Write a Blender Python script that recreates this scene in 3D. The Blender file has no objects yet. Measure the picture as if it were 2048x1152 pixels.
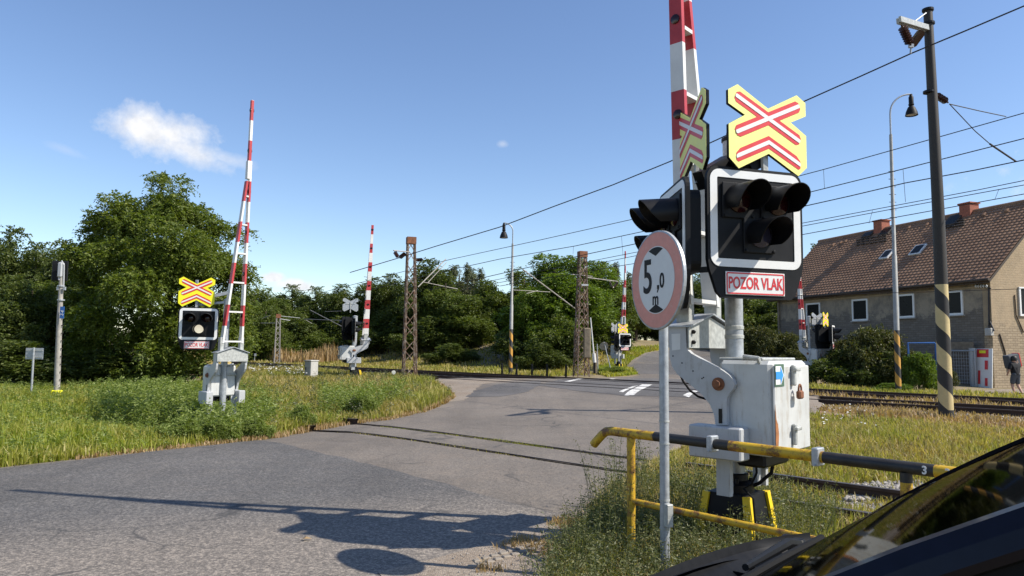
import bpy, bmesh, math, random
import numpy as np
from mathutils import Vector, Matrix
from math import radians as R, sin, cos, pi, atan, atan2, sqrt

random.seed(7)
rng = np.random.default_rng(7)
SC = bpy.context.scene
C = SC.collection

# ------------------------------------------------------------------ camera
F, EYE, HOR, ROLL = 1420.0, 1.7, 695.0, 0.0115
pitch = atan((HOR - 576) / F)
cam = bpy.data.cameras.new("camera")
cam.sensor_width = 36.0
cam.lens = F / 2048 * 36.0
cam.clip_start, cam.clip_end = 0.05, 3000
co = bpy.data.objects.new("camera", cam)
C.objects.link(co)
CM = Matrix.Rotation(pi / 2 + pitch, 3, 'X') @ Matrix.Rotation(ROLL, 3, 'Z')
co.matrix_world = Matrix.Translation((0, 0, EYE)) @ CM.to_4x4()
SC.camera = co

# ------------------------------------------------------------------ sky, sun, exposure
SUN_EL = R(45.5)
SX, SY = 0.970, -0.243
sun_dir = Vector((SX * cos(SUN_EL), SY * cos(SUN_EL), sin(SUN_EL)))
W = bpy.data.worlds.new("World")
SC.world = W
W.use_nodes = True
SC.view_settings.view_transform = 'Standard'
SC.view_settings.look = 'None'
SC.view_settings.gamma = 1
SC.view_settings.exposure = 0.6
sl = bpy.data.lights.new("sun", 'SUN')
sl.energy, sl.angle, sl.color = 4.8, R(0.53), (1.0, 0.93, 0.82)
so = bpy.data.objects.new("sun", sl)
C.objects.link(so)
so.rotation_euler = sun_dir.to_track_quat('Z', 'Y').to_euler()
SC.cycles.max_bounces = 8
SC.cycles.transparent_max_bounces = 12


def ray(px, py):
    d = CM @ Vector(((px - 1024) / F, -(py - 576) / F, -1))
    return d


def P(px, py, Y):
    d = ray(px, py)
    return Vector((0, 0, EYE)) + d * (Y / d.y)


def onplane(px, py, P0, N):
    d = ray(px, py)
    o = Vector((0, 0, EYE))
    return o + d * ((Vector(P0) - o).dot(N) / d.dot(N))


def sst(x):
    x = min(1.0, max(0.0, x))
    return x * x * (3 - 2 * x)


TX, TY = -0.732, 0.682          # along the tracks
NX, NY = 0.682, 0.732           # across the tracks, away from the viewer
LB = P(450, 700, 15.5)          # left barrier


def T(x, y):
    n = NX * x + NY * y
    s = TX * x + TY * y
    z = 0.22 * sst((n - 9) / 9)
    b = sst((s - 26) / 10)
    z += b * 2.3 * sst((n - 30.5) / 14)
    m = max(0.0, min(n, 80) - 33)
    z += (1 - b) * sst((s - 4) / 8) * 0.05 * m
    z -= (1 - sst((s - 4) / 8)) * 0.12 * sst((n - 27.5) / 3)
    d2 = (x - LB.x) ** 2 + (y - LB.y) ** 2
    z -= 0.3 * math.exp(-d2 / 5.0)
    return z


def G(px, py, Ymax=150):
    d = ray(px, py)
    d = d / d.y
    lo = 0.5
    Y = lo
    while Y < Ymax:
        p = Vector((0, 0, EYE)) + d * Y
        if p.z < T(p.x, p.y):
            a, b = Y - max(0.1, Y * 0.02), Y
            for _ in range(20):
                m = (a + b) / 2
                p = Vector((0, 0, EYE)) + d * m
                if p.z < T(p.x, p.y): b = m
                else: a = m
            p.z = T(p.x, p.y)
            return p
        Y += max(0.1, Y * 0.02)
    p = Vector((0, 0, EYE)) + d * Ymax
    p.z = T(p.x, p.y)
    return p


def NS(n, s, z=None):
    x, y = NX * n + TX * s, NY * n + TY * s
    return Vector((x, y, T(x, y) if z is None else z))


# ------------------------------------------------------------------ materials
class NT:
    def __init__(self, tree):
        self.t = tree
        tree.nodes.clear()

    def n(self, typ, **kw):
        nd = self.t.nodes.new(typ)
        for k, v in kw.items():
            if k.startswith('i_'):
                key = k[2:]
                key = int(key) if key.isdigit() else key.replace('_', ' ')
                nd.inputs[key].default_value = v
            else:
                setattr(nd, k, v)
        return nd

    def l(self, a, b):
        self.t.links.new(a, b)

    def ramp(self, fac, stops, interp='LINEAR'):
        r = self.n('ShaderNodeValToRGB')
        r.color_ramp.interpolation = interp
        el = r.color_ramp.elements
        while len(el) < len(stops): el.new(0.5)
        for e, (p, c) in zip(el, stops):
            e.position = p
            e.color = tuple(c) + (1,) if len(c) == 3 else c
        self.l(fac, r.inputs[0])
        return r.outputs[0]

    def noise(self, scale, detail=4, rough=0.6, coord=None, vec=None):
        t = self.n('ShaderNodeTexNoise')
        t.inputs['Scale'].default_value = scale
        t.inputs['Detail'].default_value = detail
        t.inputs['Roughness'].default_value = rough
        if vec is not None: self.l(vec, t.inputs['Vector'])
        elif coord: self.l(coord, t.inputs['Vector'])
        return t.outputs['Fac']

    def mix(self, fac, a, b, blend='MIX'):
        m = self.n('ShaderNodeMix', data_type='RGBA', blend_type=blend)
        for sock, v in ((m.inputs[0], fac), (m.inputs[6], a), (m.inputs[7], b)):
            if isinstance(v, (int, float)): sock.default_value = v
            elif isinstance(v, tuple): sock.default_value = v + (1,) if len(v) == 3 else v
            else: self.l(v, sock)
        return m.outputs[2]

    def math(self, op, a, b=None, c=None):
        m = self.n('ShaderNodeMath', operation=op)
        for i, v in enumerate((a, b, c)):
            if v is None: continue
            if isinstance(v, (int, float)): m.inputs[i].default_value = v
            else: self.l(v, m.inputs[i])
        return m.outputs[0]


def mat(name):
    m = bpy.data.materials.new(name)
    m.use_nodes = True
    return m, NT(m.node_tree)


def finish(t, col, rough=0.6, metal=0.0, bump=None, bstr=0.3, bdist=0.01, **kw):
    b = t.n('ShaderNodeBsdfPrincipled')
    o = t.n('ShaderNodeOutputMaterial')
    for sock, v in (('Base Color', col), ('Roughness', rough), ('Metallic', metal)):
        if isinstance(v, (int, float)): b.inputs[sock].default_value = v
        elif isinstance(v, tuple): b.inputs[sock].default_value = v + (1,) if len(v) == 3 else v
        else: t.l(v, b.inputs[sock])
    for k, v in kw.items(): b.inputs[k.replace('_', ' ')].default_value = v
    if bump is not None:
        bn = t.n('ShaderNodeBump')
        bn.inputs['Strength'].default_value = bstr
        bn.inputs['Distance'].default_value = bdist
        t.l(bump, bn.inputs['Height'])
        t.l(bn.outputs[0], b.inputs['Normal'])
    t.l(b.outputs[0], o.inputs[0])
    return b


def objco(t): return t.n('ShaderNodeTexCoord').outputs['Object']
def worldpos(t): return t.n('ShaderNodeNewGeometry').outputs['Position']


def m_paint(name, c, rough=0.45, metal=0.0, var=0.12, scale=6, dirt=None, dirtamt=0.35, bstr=0.05, spec=0.5, streak=False):
    m, t = mat(name)
    v = objco(t)
    f = t.noise(scale, 6, 0.65, v)
    c2 = tuple(x * (1 - var) for x in c)
    c3 = tuple(min(1, x * (1 + var)) for x in c)
    col = t.ramp(f, [(0.3, c2), (0.7, c3)])
    if dirt:
        if streak:
            mp = t.n('ShaderNodeMapping')
            mp.inputs['Scale'].default_value = (1.6, 1.6, 0.14)
            t.l(v, mp.inputs[0])
            g = t.math('ADD', t.math('MULTIPLY', t.noise(scale * 3.0, 6, 0.7, vec=mp.outputs[0]), .6), t.math('MULTIPLY', t.noise(scale * 1.2, 9, 0.8, v), .4))
        else:
            g = t.noise(scale * 2.3, 8, 0.75, v)
        k = t.ramp(g, [(1 - dirtamt, (0, 0, 0)), (min(1, 1.06 - dirtamt * 0.8), (1, 1, 1))])
        col = t.mix(k, col, dirt)
    rg = t.math('MULTIPLY_ADD', f, 0.25, rough - 0.12)
    finish(t, col, rg, metal, f, bstr, Specular_IOR_Level=spec)
    return m


M = {}
M['white'] = m_paint('white_paint', (0.62, 0.62, 0.60), 0.4, dirt=(0.3, 0.28, 0.25), dirtamt=0.42, streak=True)
M['white_clean'] = m_paint('white_sheet', (0.74, 0.74, 0.72), 0.4, var=0.04)
M['red'] = m_paint('red_paint', (0.42, 0.03, 0.035), 0.42, var=0.15)
M['sign_red'] = m_paint('sign_red', (0.62, 0.03, 0.035), 0.4, var=0.05)
M['faded_red'] = m_paint('faded_red', (0.62, 0.25, 0.20), 0.5, var=0.1, scale=14, dirt=(0.60, 0.36, 0.30), dirtamt=0.45)
M['sign_white'] = m_paint('sign_white', (0.62, 0.63, 0.62), 0.45, var=0.05, scale=10)
M['yellow'] = m_paint('fluorescent_yellow', (0.84, 0.82, 0.24), 0.5, var=0.04)
M['amber'] = m_paint('amber_edge_paint', (0.75, 0.52, 0.01), 0.5, var=0.1, dirt=(0.25, 0.18, 0.05), dirtamt=0.3)
M['yellow_bright'] = m_paint('fluorescent_yellow_new', (0.85, 0.80, 0.02), 0.5, var=0.04)
M['black'] = m_paint('black_plastic', (0.006, 0.006, 0.007), 0.42, var=0.3, spec=0.25)
M['black_matt'] = m_paint('black_board', (0.010, 0.0105, 0.012), 0.55, var=0.35, dirt=(0.025, 0.024, 0.022), dirtamt=0.25, spec=0.18)
M['galv'] = m_paint('galvanised_steel', (0.36, 0.38, 0.40), 0.45, 0.35, var=0.22, scale=22)
M['galv_dull'] = m_paint('galvanised_plate', (0.38, 0.39, 0.37), 0.5, 0.2, var=0.3, scale=18)
M['grey'] = m_paint('grey_paint', (0.40, 0.41, 0.42), 0.45, var=0.08, dirt=(0.20, 0.18, 0.15), dirtamt=0.47, streak=True)
M['cabinet'] = m_paint('cabinet_paint', (0.50, 0.51, 0.50), 0.4, var=0.12, scale=4, dirt=(0.30, 0.24, 0.17), dirtamt=0.48, streak=True)
M['rust'] = m_paint('rusty_steel', (0.19, 0.075, 0.035), 0.85, var=0.4, scale=9, dirt=(0.28, 0.22, 0.18), dirtamt=0.4, bstr=0.3)
M['rust_light'] = m_paint('rust_stain', (0.30, 0.12, 0.04), 0.85, var=0.4, scale=16)
M['rail_top'] = m_paint('rail_steel', (0.12, 0.095, 0.08), 0.4, 0.6, var=0.3, scale=5)
M['rail_side'] = m_paint('rail_rust', (0.05, 0.03, 0.022), 0.85, var=0.35, scale=5)
M['sleeper'] = m_paint('sleeper', (0.16, 0.14, 0.12), 0.9, var=0.3)
M['concrete'] = m_paint('concrete', (0.42, 0.41, 0.38), 0.85, var=0.18, scale=7, dirt=(0.25, 0.23, 0.2), dirtamt=0.4, bstr=0.2)
M['pole_dark'] = m_paint('dark_pole_paint', (0.028, 0.022, 0.016), 0.6, var=0.5, scale=4, dirt=(0.06, 0.045, 0.03), dirtamt=0.45)
M['lattice'] = m_paint('lattice_rust', (0.13, 0.075, 0.045), 0.85, var=0.5, scale=3, dirt=(0.36, 0.31, 0.26), dirtamt=0.52, bstr=0.2)
M['lattice_grey'] = m_paint('lattice_grey', (0.30, 0.28, 0.25), 0.7, var=0.3)
M['blue'] = m_paint('blue_paint', (0.02, 0.10, 0.32), 0.4, var=0.1)
M['arrow_blue'] = m_paint('arrow_blue', (0.02, 0.26, 0.72), 0.4, var=0.05)
M['mark_green'] = m_paint('green_backing', (0.06, 0.12, 0.075), 0.5)
M['wood'] = m_paint('weathered_wood', (0.20, 0.16, 0.11), 0.85, var=0.3)
M['wire'] = m_paint('wire', (0.035, 0.033, 0.035), 0.6, 0.3)
M['insul'] = m_paint('brown_insulator', (0.05, 0.022, 0.015), 0.2, var=0.3)
M['insul_w'] = m_paint('porcelain', (0.5, 0.5, 0.48), 0.3)
M['bark'] = m_paint('bark', (0.07, 0.05, 0.035), 0.95, var=0.4, scale=14, bstr=0.6)
M['trim'] = m_paint('plastic_trim', (0.009, 0.0095, 0.011), 0.5, var=0.2, scale=40, spec=0.12)
M['rubber'] = m_paint('rubber', (0.008, 0.008, 0.008), 0.7, spec=0.15)
M['interior'] = m_paint('interior_cloth', (0.02, 0.024, 0.03), 0.85)
M['brick'] = m_paint('chimney_brick', (0.30, 0.10, 0.06), 0.85, var=0.3, scale=9)
M['timber'] = m_paint('dark_timber', (0.06, 0.045, 0.035), 0.8, var=0.3)
M['skin'] = m_paint('skin', (0.42, 0.24, 0.17), 0.55, var=0.05)
M['black_cloth'] = m_paint('black_cloth', (0.01, 0.01, 0.012), 0.9)
M['grey_cloth'] = m_paint('grey_cloth', (0.07, 0.075, 0.085), 0.9)
M['hair'] = m_paint('hair', (0.012, 0.009, 0.007), 0.6)
M['lens_red'] = m_paint('red_lens', (0.02, 0.003, 0.004), 0.15)
M['lens_clear'] = m_paint('clear_lens', (0.85, 0.82, 0.70), 0.3)
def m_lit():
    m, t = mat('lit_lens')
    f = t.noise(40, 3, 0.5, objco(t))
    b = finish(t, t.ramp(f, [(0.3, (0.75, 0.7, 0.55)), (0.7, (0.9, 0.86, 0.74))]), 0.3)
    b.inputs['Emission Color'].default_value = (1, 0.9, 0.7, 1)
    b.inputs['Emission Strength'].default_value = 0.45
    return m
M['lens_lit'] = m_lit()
M['lens_dark'] = m_paint('dark_lens', (0.03, 0.03, 0.06), 0.12)


def m_bands(name, colours, axis_fn, per, duty=0.5, off=0.0, rough=0.45):
    """two paint colours alternating along an object axis"""
    m, t = mat(name)
    v = objco(t)
    s = t.n('ShaderNodeSeparateXYZ')
    t.l(v, s.inputs[0])
    h = axis_fn(t, s)
    h = t.math('ADD', h, -off)
    h = t.math('DIVIDE', h, per)
    fr = t.math('FRACT', h)
    k = t.math('LESS_THAN', fr, duty)
    f = t.noise(7, 6, 0.7, v)
    a = t.ramp(f, [(0.3, tuple(x * 0.85 for x in colours[0])), (0.7, colours[0])])
    b = t.ramp(f, [(0.3, tuple(x * 0.85 for x in colours[1])), (0.7, colours[1])])
    col = t.mix(k, b, a)
    return m, t, col, f, v


def band_boom(name, off):
    # red and white boom bands: red at [off + k*0.91, +0.455], white below 2.39
    m, t = mat(name)
    v = objco(t)
    s = t.n('ShaderNodeSeparateXYZ')
    t.l(v, s.inputs[0])
    z = s.outputs[2]
    fr = t.math('FRACT', t.math('DIVIDE', t.math('ADD', z, -(2.39 + off) + 9.1), 0.91))
    k = t.math('LESS_THAN', fr, 0.5)
    k = t.math('MULTIPLY', k, t.math('GREATER_THAN', z, 3.3 if off else 2.35))
    f = t.noise(5, 6, 0.7, v)
    a = t.ramp(f, [(0.3, (0.34, 0.022, 0.028)), (0.7, (0.46, 0.04, 0.045))])
    b = t.ramp(f, [(0.3, (0.58, 0.58, 0.56)), (0.7, (0.70, 0.70, 0.68))])
    finish(t, t.mix(k, b, a), 0.45, 0, f, 0.04)
    return m


M['boom_near'] = band_boom('boom_paint_near', 0.24)
M['boom'] = band_boom('boom_paint', 0.0)


def helix(name, ca, cb, per, top, twist, base, rad):
    # spiral warning bands up to height top; plain shaft colour above
    m, t = mat(name)
    v = objco(t)
    s = t.n('ShaderNodeSeparateXYZ')
    t.l(v, s.inputs[0])
    ang = t.math('DIVIDE', t.math('ARCTAN2', s.outputs[1], s.outputs[0]), 2 * pi)
    h = t.math('DIVIDE', s.outputs[2], per)
    fr = t.math('FRACT', t.math('ADD', t.math('ADD', h, t.math('MULTIPLY', ang, twist)), 5.0))
    k = t.math('LESS_THAN', fr, 0.5)
    f = t.noise(6, 7, 0.7, v)
    a = t.ramp(f, [(0.3, tuple(x * 0.8 for x in ca)), (0.7, ca)])
    b = t.ramp(f, [(0.3, tuple(x * 0.8 for x in cb)), (0.7, cb)])
    sh = t.ramp(f, [(0.3, tuple(x * 0.7 for x in base)), (0.7, base)])
    k2 = t.math('LESS_THAN', s.outputs[2], top)
    k3 = t.math('GREATER_THAN', s.outputs[2], 0.25)
    col = t.mix(k, b, a)
    col = t.mix(k2, sh, col)
    col = t.mix(k3, cb, col)
    finish(t, col, 0.6, 0, f, 0.1)
    return m


M['helix_pole'] = helix('spiral_pole_paint', (0.58, 0.46, 0.22), (0.022, 0.02, 0.018), 0.86, 3.05, 1, (0.028, 0.022, 0.016), 0.14)
M['helix_lamp'] = helix('spiral_lamp_paint', (0.55, 0.28, 0.04), (0.03, 0.028, 0.025), 0.78, 2.3, 1, (0.36, 0.36, 0.34), 0.09)

# guard rail: yellow with black lengths and rust
BANDS = ((0.237, 0.893), (1.57, 2.215))
def m_rail():
    m, t = mat('guard_rail_paint')
    v = objco(t)
    s = t.n('ShaderNodeSeparateXYZ')
    t.l(v, s.inputs[0])
    x = s.outputs[0]
    k = None
    for a, b in BANDS:
        q = t.math('MULTIPLY', t.math('GREATER_THAN', x, a), t.math('LESS_THAN', x, b))
        k = q if k is None else t.math('MAXIMUM', k, q)
    k = t.math('MULTIPLY', k, t.math('GREATER_THAN', s.outputs[2], 0.93))
    f = t.noise(9, 8, 0.75, v)
    g = t.noise(6.0, 9, 0.85, v)
    yel = t.ramp(f, [(0.3, (0.42, 0.24, 0.01)), (0.65, (0.60, 0.39, 0.02))])
    rust = t.ramp(f, [(0.3, (0.07, 0.03, 0.015)), (0.7, (0.22, 0.09, 0.03))])
    blk = t.ramp(f, [(0.3, (0.008, 0.008, 0.008)), (0.75, (0.035, 0.032, 0.03))])
    r = t.ramp(g, [(0.48, (0, 0, 0)), (0.58, (1, 1, 1))])
    col = t.mix(r, yel, rust)
    col = t.mix(k, col, blk)
    finish(t, col, 0.55, 0, f, 0.25, 0.005)
    return m
M['guard'] = m_rail()


def m_asphalt(name, c, spk, warm, wear=None):
    m, t = mat(name)
    v = worldpos(t)
    f = t.noise(0.35, 5, 0.6, v)
    g = t.noise(34, 3, 0.85, v)
    h = t.noise(2.2, 6, 0.7, v)
    sm = t.n('ShaderNodeMapping')
    sm.inputs['Rotation'].default_value = (0, 0, -R(20))
    sm.inputs['Scale'].default_value = (1.1, 0.07, 1)
    t.l(v, sm.inputs[0])
    st = t.noise(1.5, 4, 0.6, vec=sm.outputs[0])
    a = t.ramp(f, [(0.3, tuple(x * 0.70 for x in c)), (0.7, tuple(x * 1.2 for x in c))])
    a = t.mix(t.ramp(h, [(0.45, (0, 0, 0)), (0.85, (0.6, 0.6, 0.6))]), a, warm)
    a = t.mix(t.ramp(st, [(0.46, (0, 0, 0)), (0.72, (0.42, 0.42, 0.42))]), a, tuple(x * 0.55 for x in c))
    if wear:
        # wheel-worn lighter aggregate over the near part of the carriageway
        xyz = t.n('ShaderNodeSeparateXYZ')
        t.l(v, xyz.inputs[0])
        dd = t.math('ADD', t.math('MULTIPLY', xyz.outputs[0], -.40), t.math('MULTIPLY', xyz.outputs[1], .915))
        dd = t.math('ADD', dd, t.math('MULTIPLY', h, 1.6))
        k = t.ramp(t.math('MULTIPLY', dd, .1), [(.74, (.9, .9, .9)), (.90, (0, 0, 0))])
        a = t.mix(k, a, wear)
    sp = t.ramp(g, [(0.34, (0.46, 0.46, 0.46)), (0.5, (0.93, 0.93, 0.93)), (0.64, (spk * 1.08, spk * 1.06, spk * 1.02))])
    col = t.mix(1.0, a, sp, 'MULTIPLY')
    vo = t.n('ShaderNodeTexVoronoi', feature='DISTANCE_TO_EDGE')
    vo.inputs['Scale'].default_value = 0.55
    wob = t.n('ShaderNodeVectorMath', operation='ADD')
    nz = t.n('ShaderNodeTexNoise')
    nz.inputs['Scale'].default_value = 1.3
    t.l(v, nz.inputs['Vector'])
    t.l(v, wob.inputs[0]); t.l(nz.outputs['Color'], wob.inputs[1])
    t.l(wob.outputs[0], vo.inputs['Vector'])
    ck = t.ramp(vo.outputs['Distance'], [(0.0, (1, 1, 1)), (0.02, (0, 0, 0))])
    ck = t.mix(t.ramp(t.noise(0.5, 2, 0.5, v), [(0.50, (0, 0, 0)), (0.58, (0.65, 0.65, 0.65))]), (0, 0, 0), ck)
    col = t.mix(ck, col, (0.03, 0.03, 0.03))
    finish(t, col, 0.82, 0, g, 0.55, 0.012)
    return m


M['asphalt_old'] = m_asphalt('old_asphalt', (0.158, 0.136, 0.114), 1.2, (0.215, 0.172, 0.132))
M['asphalt_new'] = m_asphalt('dark_asphalt', (0.092, 0.087, 0.083), 1.75, (0.120, 0.107, 0.094), (0.170, 0.148, 0.126))
M['asphalt_far'] = m_asphalt('crossing_asphalt', (0.105, 0.098, 0.094), 1.4, (0.13, 0.12, 0.105))


def m_ground():
    m, t = mat('verge_soil')
    v = worldpos(t)
    f = t.noise(0.5, 6, 0.65, v)
    g = t.noise(18, 6, 0.8, v)
    col = t.ramp(f, [(0.3, (0.085, 0.085, 0.03)), (0.5, (0.16, 0.125, 0.055)), (0.7, (0.24, 0.18, 0.10))])
    col = t.mix(t.ramp(g, [(0.4, (0, 0, 0)), (0.75, (1, 1, 1))]), col, (0.26, 0.21, 0.14))
    finish(t, col, 0.95, 0, g, 0.6, 0.04)
    return m


def m_gravel(name, a, b, scale):
    m, t = mat(name)
    v = worldpos(t)
    vo = t.n('ShaderNodeTexVoronoi')
    vo.inputs['Scale'].default_value = scale
    t.l(v, vo.inputs['Vector'])
    s = t.n('ShaderNodeSeparateColor')
    t.l(vo.outputs['Color'], s.inputs[0])
    f = t.noise(0.8, 5, 0.6, v)
    col = t.ramp(s.outputs[0], [(0.0, a), (1.0, b)])
    col = t.mix(t.ramp(f, [(0.4, (0, 0, 0)), (0.7, (0.5, 0.5, 0.5))]), col, (0.16, 0.11, 0.07))
    finish(t, col, 0.9, 0, t.math('MULTIPLY', vo.outputs['Distance'], -1), 0.7, 0.8 / scale)
    return m


M['ground'] = m_ground()
M['ballast'] = m_gravel('ballast', (0.09, 0.07, 0.055), (0.24, 0.19, 0.15), 16)
M['grit'] = m_gravel('roadside_grit', (0.16, 0.13, 0.10), (0.33, 0.28, 0.225), 70)
M['stone'] = m_paint('stone', (0.27, 0.25, 0.23), 0.9, var=0.5, scale=30)


def m_leaf(name, stops, trans=0.35, patch=None, pscale=0.8, rough=0.5):
    m, t = mat(name)
    geo = t.n('ShaderNodeNewGeometry')
    col = t.ramp(geo.outputs['Random Per Island'], stops)
    if patch:
        f = t.noise(pscale, 4, 0.6, geo.outputs['Position'])
        k = t.ramp(f, [(0.42, (0, 0, 0)), (0.62, (1, 1, 1))])
        col = t.mix(k, col, t.ramp(geo.outputs['Random Per Island'], patch))
    b = t.n('ShaderNodeBsdfPrincipled')
    t.l(col, b.inputs['Base Color'])
    b.inputs['Roughness'].default_value = rough
    b.inputs['Specular IOR Level'].default_value = 0.3
    tr = t.n('ShaderNodeBsdfTranslucent')
    t.l(t.mix(1.0, col, (1.5, 1.55, 0.5), 'MULTIPLY'), tr.inputs[0])
    mx = t.n('ShaderNodeMixShader')
    mx.inputs[0].default_value = trans
    t.l(b.outputs[0], mx.inputs[1])
    t.l(tr.outputs[0], mx.inputs[2])
    o = t.n('ShaderNodeOutputMaterial')
    t.l(mx.outputs[0], o.inputs[0])
    return m


M['leaf_acacia'] = m_leaf('acacia_leaf', [(0, (0.06, 0.085, 0.012)), (0.6, (0.105, 0.145, 0.02)), (1, (0.17, 0.195, 0.035))], 0.35)
M['leaf_dark'] = m_leaf('dark_leaf', [(0, (0.042, 0.062, 0.013)), (0.7, (0.078, 0.105, 0.021)), (1, (0.125, 0.145, 0.036))], 0.32)
M['leaf_mid'] = m_leaf('mid_leaf', [(0, (0.055, 0.082, 0.013)), (0.7, (0.10, 0.135, 0.023)), (1, (0.16, 0.18, 0.042))], 0.34)
M['leaf_bright'] = m_leaf('bright_leaf', [(0, (0.065, 0.105, 0.014)), (0.7, (0.11, 0.17, 0.02)), (1, (0.17, 0.22, 0.035))], 0.36)
M['leaf_grey'] = m_leaf('greyish_leaf', [(0, (0.07, 0.085, 0.045)), (0.7, (0.11, 0.12, 0.065)), (1, (0.15, 0.155, 0.09))], 0.25)
M['leaf_bush'] = m_leaf('bush_leaf', [(0, (0.04, 0.05, 0.014)), (0.7, (0.08, 0.09, 0.02)), (1, (0.15, 0.13, 0.04))], 0.22)
M['grass_lawn'] = m_leaf('lawn_blade', [(0, (0.17, 0.22, 0.025)), (0.6, (0.27, 0.31, 0.045)), (1, (0.40, 0.38, 0.10))], 0.45,
                         [(0, (0.22, 0.22, 0.035)), (0.6, (0.31, 0.29, 0.065)), (1, (0.42, 0.36, 0.15))], 0.5)
M['grass_dry'] = m_leaf('dry_blade', [(0, (0.22, 0.20, 0.045)), (0.5, (0.33, 0.27, 0.09)), (1, (0.48, 0.38, 0.20))], 0.38,
                        [(0, (0.17, 0.19, 0.03)), (0.6, (0.26, 0.27, 0.05)), (1, (0.36, 0.32, 0.11))], 0.5)
M['grass_straw'] = m_leaf('straw_blade', [(0, (0.24, 0.15, 0.07)), (0.5, (0.34, 0.23, 0.12)), (1, (0.44, 0.33, 0.19))], 0.3)
M['weed'] = m_leaf('weed_leaf', [(0, (0.07, 0.085, 0.03)), (0.6, (0.11, 0.125, 0.05)), (1, (0.19, 0.18, 0.085))], 0.3)
M['leaf_nettle'] = m_leaf('nettle_leaf', [(0, (0.10, 0.14, 0.025)), (0.6, (0.17, 0.22, 0.05)), (1, (0.27, 0.31, 0.10))], 0.38)
M['petal'] = m_paint('white_petal', (0.75, 0.75, 0.68), 0.7)


def m_plaster(name, upper, lower, brk, line, split):
    m, t = mat(name)
    v = objco(t)
    s = t.n('ShaderNodeSeparateXYZ')
    t.l(v, s.inputs[0])
    f = t.noise(1.3, 9, 0.75, v)
    g = t.noise(9, 8, 0.75, v)
    bt = t.n('ShaderNodeTexBrick')
    cmb = t.n('ShaderNodeCombineXYZ')
    t.l(t.math('ADD', s.outputs[0], s.outputs[1]), cmb.inputs[0])
    t.l(s.outputs[2], cmb.inputs[1])
    t.l(cmb.outputs[0], bt.inputs['Vector'])
    bt.inputs['Scale'].default_value = 1.0
    bt.inputs['Brick Width'].default_value = 0.30
    bt.inputs['Row Height'].default_value = 0.11
    bt.inputs['Mortar Size'].default_value = 0.012
    bt.inputs['Color1'].default_value = brk + (1,)
    bt.inputs['Color2'].default_value = tuple(x * 0.72 for x in brk) + (1,)
    bt.inputs['Mortar'].default_value = line + (1,)
    pl = t.ramp(f, [(0.38, lower), (0.56, upper)])
    hz = t.math('ADD', t.math('MULTIPLY', f, 2.6), s.outputs[2])
    k = t.ramp(t.math('MULTIPLY', hz, 0.1), [((split) * 0.1, (1, 1, 1)), ((split + 0.25) * 0.1, (0, 0, 0))])
    col = t.mix(k, pl, bt.outputs[0])
    col = t.mix(t.ramp(g, [(0.45, (0, 0, 0)), (0.8, (0.5, 0.5, 0.5))]), col, tuple(x * 0.6 for x in upper))
    finish(t, col, 0.92, 0, t.math('MULTIPLY_ADD', bt.outputs['Fac'], -0.5, g), 0.5, 0.03)
    return m


M['wall_front'] = m_plaster('old_plaster_front', (0.33, 0.275, 0.20), (0.18, 0.155, 0.125), (0.20, 0.175, 0.145), (0.12, 0.10, 0.08), 4.7)
M['wall_gable'] = m_plaster('old_plaster_gable', (0.38, 0.29, 0.185), (0.31, 0.24, 0.155), (0.37, 0.29, 0.195), (0.20, 0.15, 0.09), 4.0)
M['wall_yellow'] = m_paint('yellow_render', (0.55, 0.42, 0.16), 0.9, var=0.1)


def m_roof():
    m, t = mat('brown_roof_tile')
    v = objco(t)
    f = t.noise(1.2, 5, 0.6, v)
    g = t.noise(9, 5, 0.6, v)
    a = t.ramp(f, [(0.3, (0.20, 0.115, 0.07)), (0.7, (0.30, 0.18, 0.11))])
    a = t.mix(t.ramp(g, [(0.4, (0, 0, 0)), (0.8, (0.5, 0.5, 0.5))]), a, (0.12, 0.07, 0.055))
    finish(t, a, 0.8, 0, g, 0.1, Specular_IOR_Level=0.25)
    return m
M['roof'] = m_roof()


def m_glass(name, tint, rough=0.02, reflect=1.0):
    m, t = mat(name)
    tr = t.n('ShaderNodeBsdfTransparent')
    tr.inputs[0].default_value = tint + (1,)
    gl = t.n('ShaderNodeBsdfGlossy')
    gl.inputs['Roughness'].default_value = rough
    lw = t.n('ShaderNodeLayerWeight')
    lw.inputs[0].default_value = 0.5
    fr = t.math('MULTIPLY_ADD', t.math('POWER', lw.outputs['Facing'], 4.5), 0.9, 0.045)
    mx = t.n('ShaderNodeMixShader')
    t.l(t.math('MULTIPLY', fr, reflect), mx.inputs[0])
    t.l(tr.outputs[0], mx.inputs[1])
    t.l(gl.outputs[0], mx.inputs[2])
    o = t.n('ShaderNodeOutputMaterial')
    t.l(mx.outputs[0], o.inputs[0])
    return m


M['glass'] = m_glass('car_glass', (0.12, 0.14, 0.15), 0.04, 0.36)
M['side_glass'] = m_glass('tinted_side_glass', (0.035, 0.05, 0.055), 0.03, 0.8)
M['pane'] = m_paint('dark_pane', (0.012, 0.013, 0.014), 0.3, var=0.2, spec=0.12)


def m_car():
    m, t = mat('dark_navy_paint')
    v = objco(t)
    f = t.noise(60, 2, 0.5, v)
    finish(t, t.ramp(f, [(0.3, (0.002, 0.0025, 0.008)), (0.7, (0.003, 0.004, 0.011))]), 0.35, 0.0, Coat_Weight=0.18, Coat_Roughness=0.06, Specular_IOR_Level=0.18)
    return m
M['car'] = m_car()

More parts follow.
